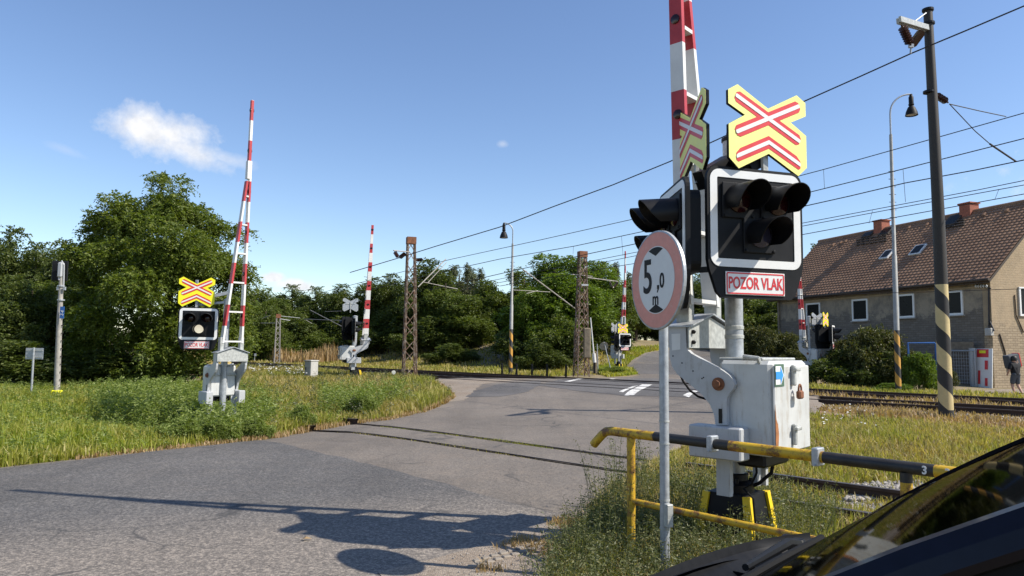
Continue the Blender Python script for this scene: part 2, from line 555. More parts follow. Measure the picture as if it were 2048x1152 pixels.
# ------------------------------------------------------------------ sky shader with the few clouds
def build_world():
    t = NT(W.node_tree)
    sky = t.n('ShaderNodeTexSky', sky_type='NISHITA', sun_disc=False)
    sky.sun_elevation = SUN_EL
    sky.sun_rotation = atan2(SX, SY)
    sky.altitude = 200
    sky.air_density = 1.0
    sky.dust_density = 0.25
    sky.ozone_density = 1.6
    hs = t.n('ShaderNodeHueSaturation')
    hs.inputs['Hue'].default_value = 0.506
    hs.inputs['Saturation'].default_value = 1.08
    hs.inputs['Value'].default_value = 1.20
    t.l(sky.outputs[0], hs.inputs['Color'])
    tc = t.n('ShaderNodeTexCoord').outputs['Generated']

    def dot(v):
        d = t.n('ShaderNodeVectorMath', operation='DOT_PRODUCT')
        t.l(tc, d.inputs[0])
        d.inputs[1].default_value = v
        return d.outputs['Value']
    total = None
    nz = t.noise(22, 9, 0.62, tc)
    nz2 = t.noise(60, 6, 0.6, tc)
    for px, py, rx, ry, rot, amp in ((318, 264, 92, 52, 8, 1.0), (375, 300, 95, 30, 18, 0.8), (450, 318, 70, 16, 8, 0.4),
                                     (590, 570, 48, 13, 4, 1.2), (547, 556, 26, 11, 0, 1.3), (1006, 288, 14, 9, 0, 0.28), (130, 300, 40, 10, 15, 0.16),
                                     (2500, 300, 300, 90, 0, 1.0), (-700, 330, 260, 90, 0, 1.0)):
        c = ray(px, py).normalized()
        rt = c.cross(Vector((0, 0, 1))).normalized()
        up = rt.cross(c)
        a = R(rot)
        ax, ay = rt * cos(a) - up * sin(a), rt * sin(a) + up * cos(a)
        u = t.math('DIVIDE', dot(ax), rx / F)
        w = t.math('DIVIDE', dot(ay), ry / F)
        r2 = t.math('ADD', t.math('MULTIPLY', u, u), t.math('MULTIPLY', w, w))
        k = t.math('SUBTRACT', 1.0, t.math('SQRT', r2))
        k = t.math('ADD', k, t.math('MULTIPLY', t.math('ADD', nz, -0.5), 1.6))
        k = t.math('MULTIPLY', t.ramp(k, [(0.02, (0, 0, 0)), (0.75, (1, 1, 1))]), amp)
        k = t.math('MULTIPLY', k, t.math('GREATER_THAN', dot(c), 0.3))
        total = k if total is None else t.math('MAXIMUM', total, k)
    total = t.math('MINIMUM', total, 0.93)
    cl = t.ramp(nz2, [(0.3, (5.6, 5.7, 6.0)), (0.7, (7.4, 7.3, 7.2))])
    col = t.mix(total, hs.outputs[0], cl)
    bg = t.n('ShaderNodeBackground')
    bg.inputs[1].default_value = 0.1
    t.l(col, bg.inputs[0])
    o = t.n('ShaderNodeOutputWorld')
    t.l(bg.outputs[0], o.inputs[0])
build_world()

# ------------------------------------------------------------------ mesh helpers
class MB:
    def __init__(self):
        self.v, self.f, self.mi = [], [], []

    def add(self, vs, fs, mi=0):
        o = len(self.v)
        self.v += [tuple(x) for x in vs]
        self.f += [tuple(i + o for i in f) for f in fs]
        self.mi += [mi] * len(fs)

    def box(self, c, s, rot=None, mi=0, bev=0.0):
        c, h = Vector(c), Vector(s) / 2
        if bev > 0:
            b = min(bev, h.x * .9, h.y * .9, h.z * .9)
            vs = []
            for sx in (-1, 1):
                for sy in (-1, 1):
                    for sz in (-1, 1):
                        for k in range(3):
                            d = [h.x, h.y, h.z]
                            for j in range(3):
                                if j != k: d[j] -= b
                            vs.append(Vector((sx * d[0], sy * d[1], sz * d[2])))
            bm = bmesh.new()
            for p in vs: bm.verts.new(p)
            bmesh.ops.convex_hull(bm, input=bm.verts)
            bmesh.ops.dissolve_limit(bm, angle_limit=0.01, verts=bm.verts, edges=bm.edges)
            bm.verts.index_update()
            V = [v.co.copy() for v in bm.verts]
            FF = [[v.index for v in f.verts] for f in bm.faces]
            bm.free()
        else:
            V = [Vector((sx * h.x, sy * h.y, sz * h.z)) for sx in (-1, 1) for sy in (-1, 1) for sz in (-1, 1)]
            FF = [(0, 1, 3, 2), (4, 6, 7, 5), (0, 4, 5, 1), (2, 3, 7, 6), (0, 2, 6, 4), (1, 5, 7, 3)]
        if rot is not None: V = [rot @ v for v in V]
        self.add([v + c for v in V], FF, mi)
        return self

    def bar(self, a, b, w, h=None, mi=0, up=(0, 0, 1)):
        a, b = Vector(a), Vector(b)
        h = h or w
        d = b - a
        L = d.length
        d.normalize()
        u = Vector(up)
        if abs(d.dot(u)) > 0.98: u = Vector((0, 1, 0))
        x = d.cross(u).normalized()
        z = x.cross(d)
        rot = Matrix((x, d, z)).transposed()
        return self.box((a + b) / 2, (w, L, h), rot, mi)

    def tube(self, pts, r, n=10, mi=0, cap=True):
        pts = [Vector(p) for p in pts]
        rs = r if isinstance(r, (list, tuple)) else [r] * len(pts)
        rings, prev = [], None
        for i, p in enumerate(pts):
            d = (pts[min(i + 1, len(pts) - 1)] - pts[max(i - 1, 0)]).normalized()
            if prev is None:
                u = Vector((0, 0, 1)) if abs(d.z) < 0.95 else Vector((1, 0, 0))
                x = d.cross(u).normalized()
            else:
                x = (prev - d * prev.dot(d)).normalized()
            prev = x
            y = d.cross(x)
            rings.append([p + (x * cos(2 * pi * k / n) + y * sin(2 * pi * k / n)) * rs[i] for k in range(n)])
        vs = [v for q in rings for v in q]
        fs = [(i * n + k, i * n + (k + 1) % n, (i + 1) * n + (k + 1) % n, (i + 1) * n + k) for i in range(len(pts) - 1) for k in range(n)]
        if cap:
            fs += [tuple(range(n))[::-1], tuple((len(pts) - 1) * n + k for k in range(n))]
        self.add(vs, fs, mi)
        return self

    def lathe(self, prof, n=20, c=(0, 0, 0), rot=None, mi=0):
        vs, fs = [], []
        for r, z in prof:
            for k in range(n):
                v = Vector((r * cos(2 * pi * k / n), r * sin(2 * pi * k / n), z))
                if rot is not None: v = rot @ v
                vs.append(v + Vector(c))
        for i in range(len(prof) - 1):
            for k in range(n):
                fs.append((i * n + k, i * n + (k + 1) % n, (i + 1) * n + (k + 1) % n, (i + 1) * n + k))
        fs.append(tuple(range(n))[::-1])
        fs.append(tuple((len(prof) - 1) * n + k for k in range(n)))
        self.add(vs, fs, mi)
        return self

    def prism(self, poly, d, mi=0):
        """3-D polygon extruded by vector d"""
        poly = [Vector(p) for p in poly]
        d = Vector(d)
        n = len(poly)
        self.add(poly + [p + d for p in poly], [tuple(range(n)), tuple(range(2 * n - 1, n - 1, -1))] +
                 [(i, i + n, (i + 1) % n + n, (i + 1) % n) for i in range(n)], mi)
        return self

    def build(self, name, mats, parent=None, smooth=False, fix=True):
        me = bpy.data.meshes.new(name)
        me.from_pydata(self.v, [], self.f)
        for m in (mats if isinstance(mats, (list, tuple)) else [mats]): me.materials.append(m)
        if any(self.mi): me.polygons.foreach_set('material_index', self.mi)
        if fix:
            bm = bmesh.new()
            bm.from_mesh(me)
            bmesh.ops.recalc_face_normals(bm, faces=bm.faces)
            bm.to_mesh(me)
            bm.free()
        if smooth:
            me.polygons.foreach_set('use_smooth', [True] * len(me.polygons))
            try: me.set_sharp_from_angle(angle=R(40))
            except Exception: pass
        o = bpy.data.objects.new(name, me)
        C.objects.link(o)
        if parent is not None: o.parent = parent
        return o


def tag(o, label=None, cat=None, group=None, kind=None):
    if label: o['label'] = label
    if cat: o['category'] = cat
    if group: o['group'] = group
    if kind: o['kind'] = kind
    return o


def thing(name, loc, label, cat, group=None, rot=0.0):
    o = bpy.data.objects.new(name, None)
    o.empty_display_size = 0.2
    C.objects.link(o)
    o.location = loc
    o.rotation_euler = (0, 0, rot)
    return tag(o, label, cat, group)


def copy_tree(o, parent=None):
    c = o.copy()
    C.objects.link(c)
    if parent is not None: c.parent = parent
    for ch in list(o.children): copy_tree(ch, c)
    return c


def npmesh(name, V, Fq, m, parent=None):
    """V (k,3), Fq (m,4) or (m,3) numpy arrays"""
    me = bpy.data.meshes.new(name)
    k = Fq.shape[1]
    me.vertices.add(len(V))
    me.vertices.foreach_set('co', np.ascontiguousarray(V, dtype=np.float32).ravel())
    me.loops.add(Fq.size)
    me.loops.foreach_set('vertex_index', np.ascontiguousarray(Fq, dtype=np.int32).ravel())
    me.polygons.add(len(Fq))
    me.polygons.foreach_set('loop_start', np.arange(0, Fq.size, k, dtype=np.int32))
    me.polygons.foreach_set('loop_total', np.full(len(Fq), k, dtype=np.int32))
    me.update(calc_edges=True)
    me.materials.append(m)
    o = bpy.data.objects.new(name, me)
    C.objects.link(o)
    if parent is not None: o.parent = parent
    return o


def rotz_to(xa):
    """rotation about Z taking +X to the direction xa"""
    return atan2(xa[1], xa[0])


def text_mesh(name, body, size, m, parent, loc, rot, sx=1.0, bold=0.0, align='CENTER', ext=0.001):
    cu = bpy.data.curves.new(name, 'FONT')
    cu.body = body
    cu.size = size
    cu.align_x = align
    cu.align_y = 'CENTER'
    cu.offset = bold
    cu.extrude = ext
    cu.resolution_u = 6
    to = bpy.data.objects.new(name + '_tmp', cu)
    C.objects.link(to)
    dg = bpy.context.evaluated_depsgraph_get()
    me = bpy.data.meshes.new_from_object(to.evaluated_get(dg))
    bpy.data.objects.remove(to)
    bpy.data.curves.remove(cu)
    me.materials.clear()
    me.materials.append(m)
    Mx = Matrix.Translation(loc) @ rot.to_4x4() @ Matrix.Diagonal((sx, 1, 1, 1))
    me.transform(Mx)
    o = bpy.data.objects.new(name, me)
    C.objects.link(o)
    o.parent = parent
    return o


# text lies in XY facing +Z; this stands it up facing -Y
FACE = Matrix.Rotation(pi / 2, 3, 'X')


# ------------------------------------------------------------------ ground, roads, tracks
def frange(a, b, s):
    out = []
    while a < b - 1e-6:
        out.append(a)
        a += s
    return out + [b]


def build_ground():
    ns = [-400, -200, -100, -60, -30, -15] + frange(-8, 50, 0.5) + [52, 55, 60, 66, 72, 80, 95, 120, 180, 300, 600, 1200]
    ss = [-1200, -500, -200, -100, -60] + frange(-40, 80, 1.0) + [85, 95, 110, 130, 170, 260, 500, 1200]
    V = np.array([NS(n, s) for n in ns for s in ss])
    k = len(ss)
    Fq = np.array([(i * k + j, i * k + j + 1, (i + 1) * k + j + 1, (i + 1) * k + j) for i in range(len(ns) - 1) for j in range(k - 1)])
    o = npmesh('ground', V, Fq[:, ::-1], M['ground'])
    tag(o, kind='structure')
build_ground()


def lift(n):
    return 0.13 * sst((n - 16.5) / 3.0) * (1 - sst((n - 24.6) / 3.0))


def sheet(name, pts, m, dz, skirt=0.0, lifted=True, jitter=0.0, sub=1):
    """world polygon draped on the terrain"""
    pts = [Vector(p) for p in pts]
    if jitter:
        q = []
        for i, a in enumerate(pts):
            b = pts[(i + 1) % len(pts)]
            L = (b - a).length
            k = max(1, int(L / 0.28)) if L < 30 else 1
            nrm = Vector((-(b - a).y, (b - a).x, 0)).normalized()
            for j in range(k):
                q.append(a.lerp(b, j / k) + nrm * random.gauss(0, jitter))
        pts = q
    bm = bmesh.new()
    vs = [bm.verts.new((p.x, p.y, 0)) for p in pts]
    f = bm.faces.new(vs)
    f.normal_update()
    if f.normal.z < 0: f.normal_flip()
    bmesh.ops.triangulate(bm, faces=[f])
    for n in frange(-8, 60, 0.5):
        p = NS(n, 0, 0)
        bmesh.ops.bisect_plane(bm, geom=bm.verts[:] + bm.edges[:] + bm.faces[:], plane_co=p, plane_no=(NX, NY, 0), dist=1e-5)
    for s in frange(-20, 80, 2.0):
        p = NS(0, s, 0)
        bmesh.ops.bisect_plane(bm, geom=bm.verts[:] + bm.edges[:] + bm.faces[:], plane_co=p, plane_no=(TX, TY, 0), dist=1e-5)
    be = [e for e in bm.edges if len(e.link_faces) == 1]
    for v in bm.verts:
        n = NX * v.co.x + NY * v.co.y
        v.co.z = T(v.co.x, v.co.y) + dz + (lift(n) if lifted else 0)
    if skirt:
        r = bmesh.ops.extrude_edge_only(bm, edges=be)
        for v in r['geom']:
            if isinstance(v, bmesh.types.BMVert):
                v.co.z = T(v.co.x, v.co.y) - skirt
    me = bpy.data.meshes.new(name)
    bm.to_mesh(me)
    bm.free()
    me.materials.append(m)
    o = bpy.data.objects.new(name, me)
    C.objects.link(o)
    return tag(o, kind='structure')


def gpoly(l): return [G(x, y) for x, y in l]


ROAD_PX = [(-420, 985), (-200, 957), (0, 937), (180, 917), (400, 892), (520, 879), (620, 862), (700, 848), (780, 838), (850, 823),
           (888, 808), (905, 795), (890, 781), (862, 770), (880, 763), (960, 762), (1090, 764)]
ROAD = gpoly(ROAD_PX) + [G(1115, 762), G(1180, 757), G(1215, 755.5), G(1262, 754), G(1280, 750), G(1262, 742), G(1250, 735), G(1262, 722), G(1290, 706), G(1330, 699.8),
                         G(1420, 699.6), G(1500, 712), G(1560, 745), G(1575, 775), G(1530, 808), G(1480, 835), G(1432, 855), G(1380, 885),
                         G(1300, 930), G(1250, 958), G(1190, 1008), G(1160, 1028), G(1080, 1060), G(1010, 1098), G(940, 1150), G(700, 1250)]
ROAD += [Vector((-1.2, 2.5, 0)), Vector((-2.5, 1.0, 0)), Vector((-6, 0.2, 0)), Vector((-22, -1, 0)), Vector((-22, 8, 0))]
ROAD[0] = Vector((-16, 8.9, 0))
road = sheet('road', ROAD, M['asphalt_old'], 0.012, skirt=0.05, jitter=0.02)
NEWA = gpoly([(-420, 990), (-200, 960), (0, 940), (180, 920), (400, 895), (515, 882), (600, 898), (720, 926), (860, 962), (960, 990), (1080, 1022),
              (1150, 1040), (1060, 1072), (1000, 1105), (930, 1152), (700, 1245)]) + [Vector((-1.3, 2.4, 0)), Vector((-2.6, 1.0, 0)), Vector((-6, 0.3, 0)), Vector((-21, -.8, 0)), Vector((-21, 7.9, 0))]
NEWA[0] = Vector((-15.8, 8.75, 0))
sheet('road_patch', NEWA, M['asphalt_new'], 0.018, jitter=0.022)
sheet('road_patch', gpoly([(1075, 779), (1120, 766), (1200, 760), (1300, 757), (1400, 760), (1540, 772), (1510, 800), (1420, 806), (1330, 800), (1250, 797), (1150, 788)]), M['asphalt_far'], 0.018, jitter=0.02)
sheet('road_patch', gpoly([(935, 795), (950, 783), (1000, 775), (1080, 768), (1085, 776), (1060, 786), (1000, 794)]), M['asphalt_far'], 0.018, jitter=0.04)
sheet('road_patch', gpoly([(1275, 748), (1258, 735), (1270, 722), (1296, 707), (1332, 701), (1418, 701), (1490, 713), (1545, 745), (1540, 754)]), M['asphalt_far'], 0.018, jitter=0.02)
# worn paint marks
def m_marks():
    m, t = mat('worn_road_paint')
    v = worldpos(t)
    f = t.noise(6, 7, 0.75, v)
    col = t.ramp(f, [(0.38, (0.13, 0.12, 0.11)), (0.50, (0.62, 0.61, 0.58))])
    finish(t, col, 0.8)
    return m
M['mark'] = m_marks()
M['groove'] = m_paint('groove_dirt', (0.075, 0.062, 0.05), 0.95, var=0.5, scale=3, dirt=(0.13, 0.11, 0.09), dirtamt=0.45)
for q in ([(1248, 797), (1284, 777), (1305, 777), (1268, 797)], [(1238, 792), (1268, 780), (1276, 780), (1246, 793)], [(1366, 800), (1388, 790), (1396, 792), (1378, 803)],
          [(1128, 771), (1160, 763), (1175, 762), (1140, 771)], [(1200, 763), (1222, 758), (1232, 758), (1212, 763)]):
    sheet('road_marking', gpoly(q), M['mark'], 0.024)
# gritty verge at the road edge and the lay-by
sheet('gravel_verge', gpoly([(760, 1152), (880, 1120), (985, 1085), (1090, 1050), (1175, 1025), (1260, 1010), (1300, 1070), (1180, 1110), (1060, 1200), (800, 1260)]), M['grit'], 0.024, jitter=0.05, lifted=False)
sheet('gravel_verge', gpoly([(885, 805), (905, 790), (880, 775), (870, 766), (1060, 764), (960, 776), (940, 790), (930, 802)]), M['grit'], 0.016, jitter=0.05)
sheet('gravel_verge', gpoly([(1330, 905), (1400, 862), (1450, 846), (1530, 800), (1640, 800), (1640, 850), (1480, 880)]), M['grit'], 0.016, jitter=0.05)
sheet('footpath', gpoly([(950, 690), (962, 690), (1010, 706), (1060, 728), (1020, 730), (985, 712)]), M['grit'], 0.05, lifted=False)
sheet('footpath', [P(1945, 783, 28.5), P(2010, 780, 30.5), P(2120, 775, 32), P(2160, 800, 26), P(2050, 803, 25.5), P(1980, 798, 26)], M['grit'], 0.05, lifted=False)
# ballast bed
bed = [NS(18.4, s) for s in (-30, -10, 10, 30, 50, 80)] + [NS(26.6, s) for s in (80, 50, 30, 10, -10, -30)]
sheet('gravel_bed', bed, M['ballast'], 0.006, lifted=False)

M['red_gravel'] = m_gravel('reddish_gravel', (0.20, 0.11, 0.07), (0.40, 0.25, 0.16), 20)
sheet('gravel_bed', [NS(14.6, s) for s in (-30, -10, 3)] + [NS(16.5, 8)] + [NS(18.6, s) for s in (10, -10, -30)], M['red_gravel'], 0.005, lifted=False, jitter=.15)
RAILPROF = [(-.06, 0), (.06, 0), (.06, .012), (.012, .03), (.012, .10), (.035, .115), (.035, .15), (-.035, .15), (-.035, .115), (-.012, .10), (-.012, .03), (-.06, .012)]


def rail_mesh(n, s0, s1, z0, parent, step=4.0, sc=1.0):
    mb = MB()
    k = len(RAILPROF)
    S = frange(s0, s1, step)
    vs = []
    for s in S:
        for q, h in RAILPROF:
            p = NS(n + q * sc, s)
            vs.append((p.x, p.y, z0 + h * sc if z0 is not None else T(p.x, p.y) + h * sc))
    side, top = [], []
    for i in range(len(S) - 1):
        for j in range(k):
            fc = (i * k + j, i * k + (j + 1) % k, (i + 1) * k + (j + 1) % k, (i + 1) * k + j)
            (top if j == 6 else side).append(fc)
    mb.add(vs, side, 0)
    mb.add([], [])
    mb.f += top
    mb.mi += [1] * len(top)
    return mb.build('rail', [M['rail_side'], M['rail_top']], parent)


for nc, lab in ((20.9, 'near main railway track with dark rusty rails crossing the road, closest to the white boxes'),
                (24.9, 'far main railway track running in front of the brown roofed house')):
    tr = thing('railway_track', (0, 0, 0), lab, 'railway track', 'main line tracks')
    for d in (-.7475, .7475):
        rail_mesh(nc + d, -26, 90, 0.235, tr)
    S0 = [s for s in frange(-14, 66, 0.62)]
    cnt = 0
    base = None
    for s in S0:
        if 13.5 < s < 24.5 or cnt >= 96: continue
        cnt += 1
        if base is None:
            base = MB().box((0, 0, 0), (2.5, .24, .14), None, 0, .02).build('sleeper', M['sleeper'], tr)
            o = base
        else:
            o = base.copy()
            C.objects.link(o)
            o.parent = tr
        p = NS(nc, s)
        o.location = (p.x, p.y, 0.175)
        o.rotation_euler = (0, 0, atan2(NY, NX))
sd = thing('siding_track', (0, 0, 0), 'disused siding track with rails sunk in the asphalt and rusty rails in the grass', 'railway track')
for n in (8.3, 9.38):
    rail_mesh(n, 5.2, 13.4, None, sd, 1.0, 0.26)
    rail_mesh(n, 13.4, 40, None, sd, 1.0, 0.9)
for n in (7.5, 8.95):
    rail_mesh(n, -30, 5.0, None, sd, 1.0, 1.0)
for n in (8.3, 9.38):      # flangeway filled with dirt
    w = .03
    sheet('rail_groove', [NS(n - w, 5.0), NS(n + .035, 5.0), NS(n + .035, 13.2), NS(n - w, 13.2)], M['groove'], 0.026, jitter=0.012)

# ------------------------------------------------------------------ level-crossing barrier
U = Vector((-NX, -NY, 0))
V_ = Vector((TX, TY, 0))
B0 = P(1471, 850, 6.3)
B0.z = 0.08


def loc_px(px, py, lu, lv=None):
    """pixel on the plane lu=const (or lv=const) of the near barrier -> local (lv, lu, z)"""
    if lv is None: p = onplane(px, py, B0 + U * lu, U)
    else: p = onplane(px, py, B0 + V_ * lv, V_)
    d = p - B0
    return Vector((d.dot(V_), d.dot(U), d.z))


# local axes of the template: x = fall direction of the boom, y = hinge axis, z up
S_ARM = [(1337, 654), (1371, 652), (1373, 698), (1382.5, 707), (1445, 741), (1458, 750), (1466, 759), (1469, 769), (1466, 778), (1458, 787), (1454, 797), (1453, 810), (1454, 850),
         (1431, 850), (1428, 829), (1419, 808), (1401, 786), (1354, 748), (1344, 733), (1339, 714)]
LU = 0.40


def make_barrier(boom_mat, tall=7.4, cabh=None, cabw=None):
    r = thing('barrier_gate', (0, 0, 0), 'x', 'level crossing barrier', 'crossing barriers with raised red and white booms')
    g = MB()
    g.tube([(0, 0, -.1), (0, 0, 2.95)], 0.078, 20)
    g.lathe([(0.085, 2.94), (0.085, 2.97), (0.03, 3.0), (0.0, 3.0)], 16)
    g.build('mast', M['galv'], r, True)
    # foundation cover: dark trapezoid with yellow corner strips
    bs = MB()
    lo, hi = .25, .185
    quad = lambda k, z: [(-k, -k, z), (k, -k, z), (k, k, z), (-k, k, z)]
    bs.add(quad(lo, -.12) + quad(hi, .40), [(3, 2, 1, 0), (4, 5, 6, 7), (0, 1, 5, 4), (1, 2, 6, 5), (2, 3, 7, 6), (3, 0, 4, 7)])
    base = bs.build('base', M['black_matt'], r)
    for sx in (-1, 1):
        for sy in (-1, 1):
            ys = MB().bar((sx * (lo - .005), sy * (lo - .005), -.1), (sx * (hi - .005), sy * (hi - .005), .40), .06, .06)
            ys.build('yellow_corner', M['amber'], base)
    g = MB()
    g.lathe([(0.15, .40), (0.15, .47), (0.10, .50), (0.10, .55), (.09, .56)], 18)
    for a in range(4): g.tube([(.12 * cos(a * pi / 2 + .5), .12 * sin(a * pi / 2 + .5), .40), (.12 * cos(a * pi / 2 + .5), .12 * sin(a * pi / 2 + .5), .52)], .016, 6)
    g.build('base_clamp', M['black'], r, True)
    # drive cabinet behind the mast
    z0, z1 = loc_px(1537, 915, LU - .06).z, loc_px(1537, 722, LU - .06).z
    x0, x1 = -.47, -.02
    yb0, yb1 = -.42, .34
    if cabh: z0 = z1 - cabh
    if cabw: yb0, yb1 = -cabw, cabw
    cb = MB().box(((x0 + x1) / 2, (yb0 + yb1) / 2, (z0 + z1) / 2), (x1 - x0, yb1 - yb0, z1 - z0), None, 0, .03).build('drive_cabinet', M['cabinet'], r)
    MB().box((x0 - .012, (yb0 + yb1) / 2, (z0 + z1) / 2 - .01), (.02, yb1 - yb0 - .02, z1 - z0 - .06), None, 0, .01).build('door', M['cabinet'], cb)
    for zz in (z1 - .12, z0 + .16):
        lt = MB()
        lt.box((x0 - .04, -.02, zz), (.035, .045, .17), None, 0, .008)
        lt.box((x0 - .065, -.03, zz + .05), (.03, .10, .03), None, 0, .006)
        lt.build('latch', M['galv_dull'], cb)
    pk = MB()
    pk.box((x0 - .075, -.06, z1 - .28), (.04, .085, .07), None, 0, .012)
    pk.tube([(x0 - .075, -.06 + .03 * cos(a), z1 - .245 + .05 * sin(a)) for a in np.linspace(0, pi, 8)], .008, 6)
    pk.build('padlock', M['rust'], cb)
    rs = MB()
    random.seed(3)
    rs.prism([(x0 - .024, yb1 - .012, z0 + .02), (x0 - .024, yb1 - .05, z0 + .02), (x0 - .024, yb1 - .075, z0 + .18), (x0 - .024, yb1 - .06, z0 + .26), (x0 - .024, yb1 - .03, z0 + .30), (x0 - .024, yb1 - .012, z0 + .42)], (-.002, 0, 0))
    rs.build('rust_patch', M['rust_light'], cb)
    MB().box(((x0 + x1) / 2, 0, z0 - .05), (x1 - x0 - .2, .5, .12), None, 0, .02).build('cable_box', M['black'], cb)
    hd = MB().box(((x0 + x1) / 2 + .05, (yb0 + yb1) / 2, z1 + .012), (x1 - x0 - .06, yb1 - yb0 - .08, .022), None, 0, .008)
    hd.tube([(x0 + .1, yb1 - .05, z1 - .06), (x0 + .1, yb1 + .015, z1 + .02), (x0 + .22, yb1 + .02, z1 + .03)], .02, 8)
    hd.build('lid', M['galv_dull'], cb)
    # crank arms on both sides
    poly = [loc_px(x, y, LU) for x, y in S_ARM]
    hinge = loc_px(1437, 768, LU)
    for sgn in (1, -1):
        th = .05
        q = [Vector((p.x, sgn * LU, p.z)) for p in poly]
        a = MB().prism(q, (0, -sgn * th, 0)).build('crank_arm', M['grey'], r)
        bo = MB()
        rt = Matrix.Rotation(pi / 2 * -sgn, 3, 'X')
        bo.lathe([(.055, 0), (.055, .012), (.03, .014), (.03, .05), (.0, .052)], 16, (hinge.x, sgn * LU, hinge.z), rt)
        bo.build('hinge_bolt', M['rust'], a, True)
        sl_ = MB().box((loc_px(1441, 832, LU).x, sgn * (LU + .002), loc_px(1441, 832, LU).z), (.03, .006, .12))
        sl_.build('slot', M['black'], a)
        # lower stem and counterweight
        st = MB()
        zc = loc_px(1441, 850, LU).z
        xs = loc_px(1442, 850, LU).x
        st.box((xs, sgn * (LU - .05), zc - .28), (.12, .05, .60))
        st.box((xs, sgn * (LU - .12), zc - .28), (.04, .09, .60))
        st.build('stem', M['grey'], a)
        w0, w1 = loc_px(1377, 848, LU + .1), loc_px(1482, 925, LU + .1)
        cw = MB().box(((w0.x + w1.x) / 2, sgn * (LU + .02), (w0.z + w1.z) / 2), (abs(w0.x - w1.x), .17, abs(w0.z - w1.z)), None, 0, .012)
        cw.build('counterweight', M['grey'], a)
    MB().tube([(hinge.x, -LU, hinge.z), (hinge.x, LU, hinge.z)], .04, 12).build('hinge_shaft', M['galv_dull'], r, True)
    # gabled cover that carries the boom
    xc = (poly[0].x + poly[1].x) / 2
    zb, zt = poly[2].z + .01, poly[1].z
    ap = zt + .11
    cv = MB()
    pent = [(-LU + .01, zb), (LU - .06, zb), (LU - .06, zt - .01), (0, ap - .015), (-LU + .01, zt - .01)]
    pent = [(-LU + .002, zb), (LU - .002, zb), (LU - .002, zt - .015), (0, ap - .02), (-LU + .002, zt - .015)]
    for xo in (-.115, .10): cv.prism([(xc + xo, y, z) for y, z in pent], (.012, 0, 0))
    cv.box((xc, 0, zb + .006), (.20, 2 * LU - .11, .012))
    cov = cv.build('cover', M['galv_dull'], r)
    rf = MB()
    for s in (1, -1):
        rf.prism([(xc - .15, s * (LU + .03), zt - .01), (xc + .15, s * (LU + .03), zt - .01), (xc + .15, 0.0, ap), (xc - .15, 0.0, ap)], (0, 0, .014))
    rf.build('cover_roof', M['galv'], cov)
    for s in (1, -1):
        for dz in (.05, .14):
            bt = MB()
            bt.lathe([(.018, 0), (.018, .02), (.008, .03)], 8, (xc - .117, s * (LU - .06), zb + dz), Matrix.Rotation(-pi / 2, 3, 'Y'))
            bt.build('bolt', M['black'], cov)
    # boom: straight rail and slanting rail meeting at zj, single beam above
    zj, zt2 = 5.63, tall
    yA, yB = .25, -.27
    bz0 = zt + .02
    w, th = .15, .075
    lean = .022
    X = lambda z: xc + lean * (z - bz0)
    for y in (yA, yB):
        MB().box((X(bz0 + .1), y, bz0 + .10), (.13, th + .02, .40), None, 0, .006).build('boom_shoe', M['galv_dull'], r)
    yb_at = lambda z: yB + (yA - .07 - yB) * (z - bz0) / (zj - bz0)
    bm_ = MB()
    Z = [bz0 + .18, zj + .05]

    def beam(mb, fy, z0, z1, w0, w1, t0):
        vs = []
        for z, ww in ((z0, w0), (z1, w1)):
            x, y = X(z), fy(z)
            vs += [(x - ww / 2, y - t0 / 2, z), (x + ww / 2, y - t0 / 2, z), (x + ww / 2, y + t0 / 2, z), (x - ww / 2, y + t0 / 2, z)]
        mb.add(vs, [(0, 1, 2, 3), (4, 7, 6, 5), (0, 4, 5, 1), (1, 5, 6, 2), (2, 6, 7, 3), (3, 7, 4, 0)])
    rail_a = MB()
    beam(rail_a, lambda z: yA, Z[0], zj + .05, w, w * .8, .05)
    rail_a.build('boom_rail', boom_mat, r)
    rail_b = MB()
    beam(rail_b, yb_at, Z[0], zj - .05, w, w * .8, .05)
    rail_b.build('boom_rail', boom_mat, r)
    tip = MB()
    beam(tip, lambda z: yA - .035, zj, zj + .40, w * .85, w * .8, .11)
    beam(tip, lambda z: yA - .035, zj + .38, zt2, w * .66, w * .5, .065)
    tip.build('boom_tip', boom_mat, r)
    for k in range(6):
        z = 2.06 + .635 * k
        if z > zj - .1: break
        MB().box((X(z), (yA + yb_at(z)) / 2, z), (w * .9, yA - yb_at(z) - .05, .035)).build('rung', M['white'], r)
    for z in (2.62, 3.53, 4.44, 5.35, 6.26, 7.17):
        l = MB()
        z += .24 if boom_mat == M['boom_near'] else 0
        y = yA if z < zj else yA - .035
        ins = .026 if z < zj else .034
        l.lathe([(.045, 0), (.045, .012), (.02, .02), (.0, .021)], 12, (X(z), y + ins, z), Matrix.Rotation(-pi / 2, 3, 'X'))
        l.lathe([(.045, 0), (.045, .012), (.02, .02), (.0, .021)], 12, (X(z), (y - ins) if z > zj else y - ins, z), Matrix.Rotation(pi / 2, 3, 'X'))
        l.build('boom_lamp', M['lens_red'], r, True)
    return r


near = make_barrier(M['boom_near'])
near.location = B0
near.rotation_euler = (0, 0, rotz_to(V_))
# note: local x -> V_, local y -> must be U; V_ x z: rotate 90 deg ccw of V_ = (-TY, TX) = U
near['label'] = 'nearest barrier with rust-streaked grey drive cabinet, boom cut off by the top of the photo'
std = make_barrier(M['boom'], 7.4, .66, .33)
std.scale = (.85, .85, 1)
std.location = (LB.x, LB.y, -0.3)
std.rotation_euler = (0, 0, rotz_to(-V_))
std['label'] = 'raised barrier on the left lawn in front of the big leafy tree'


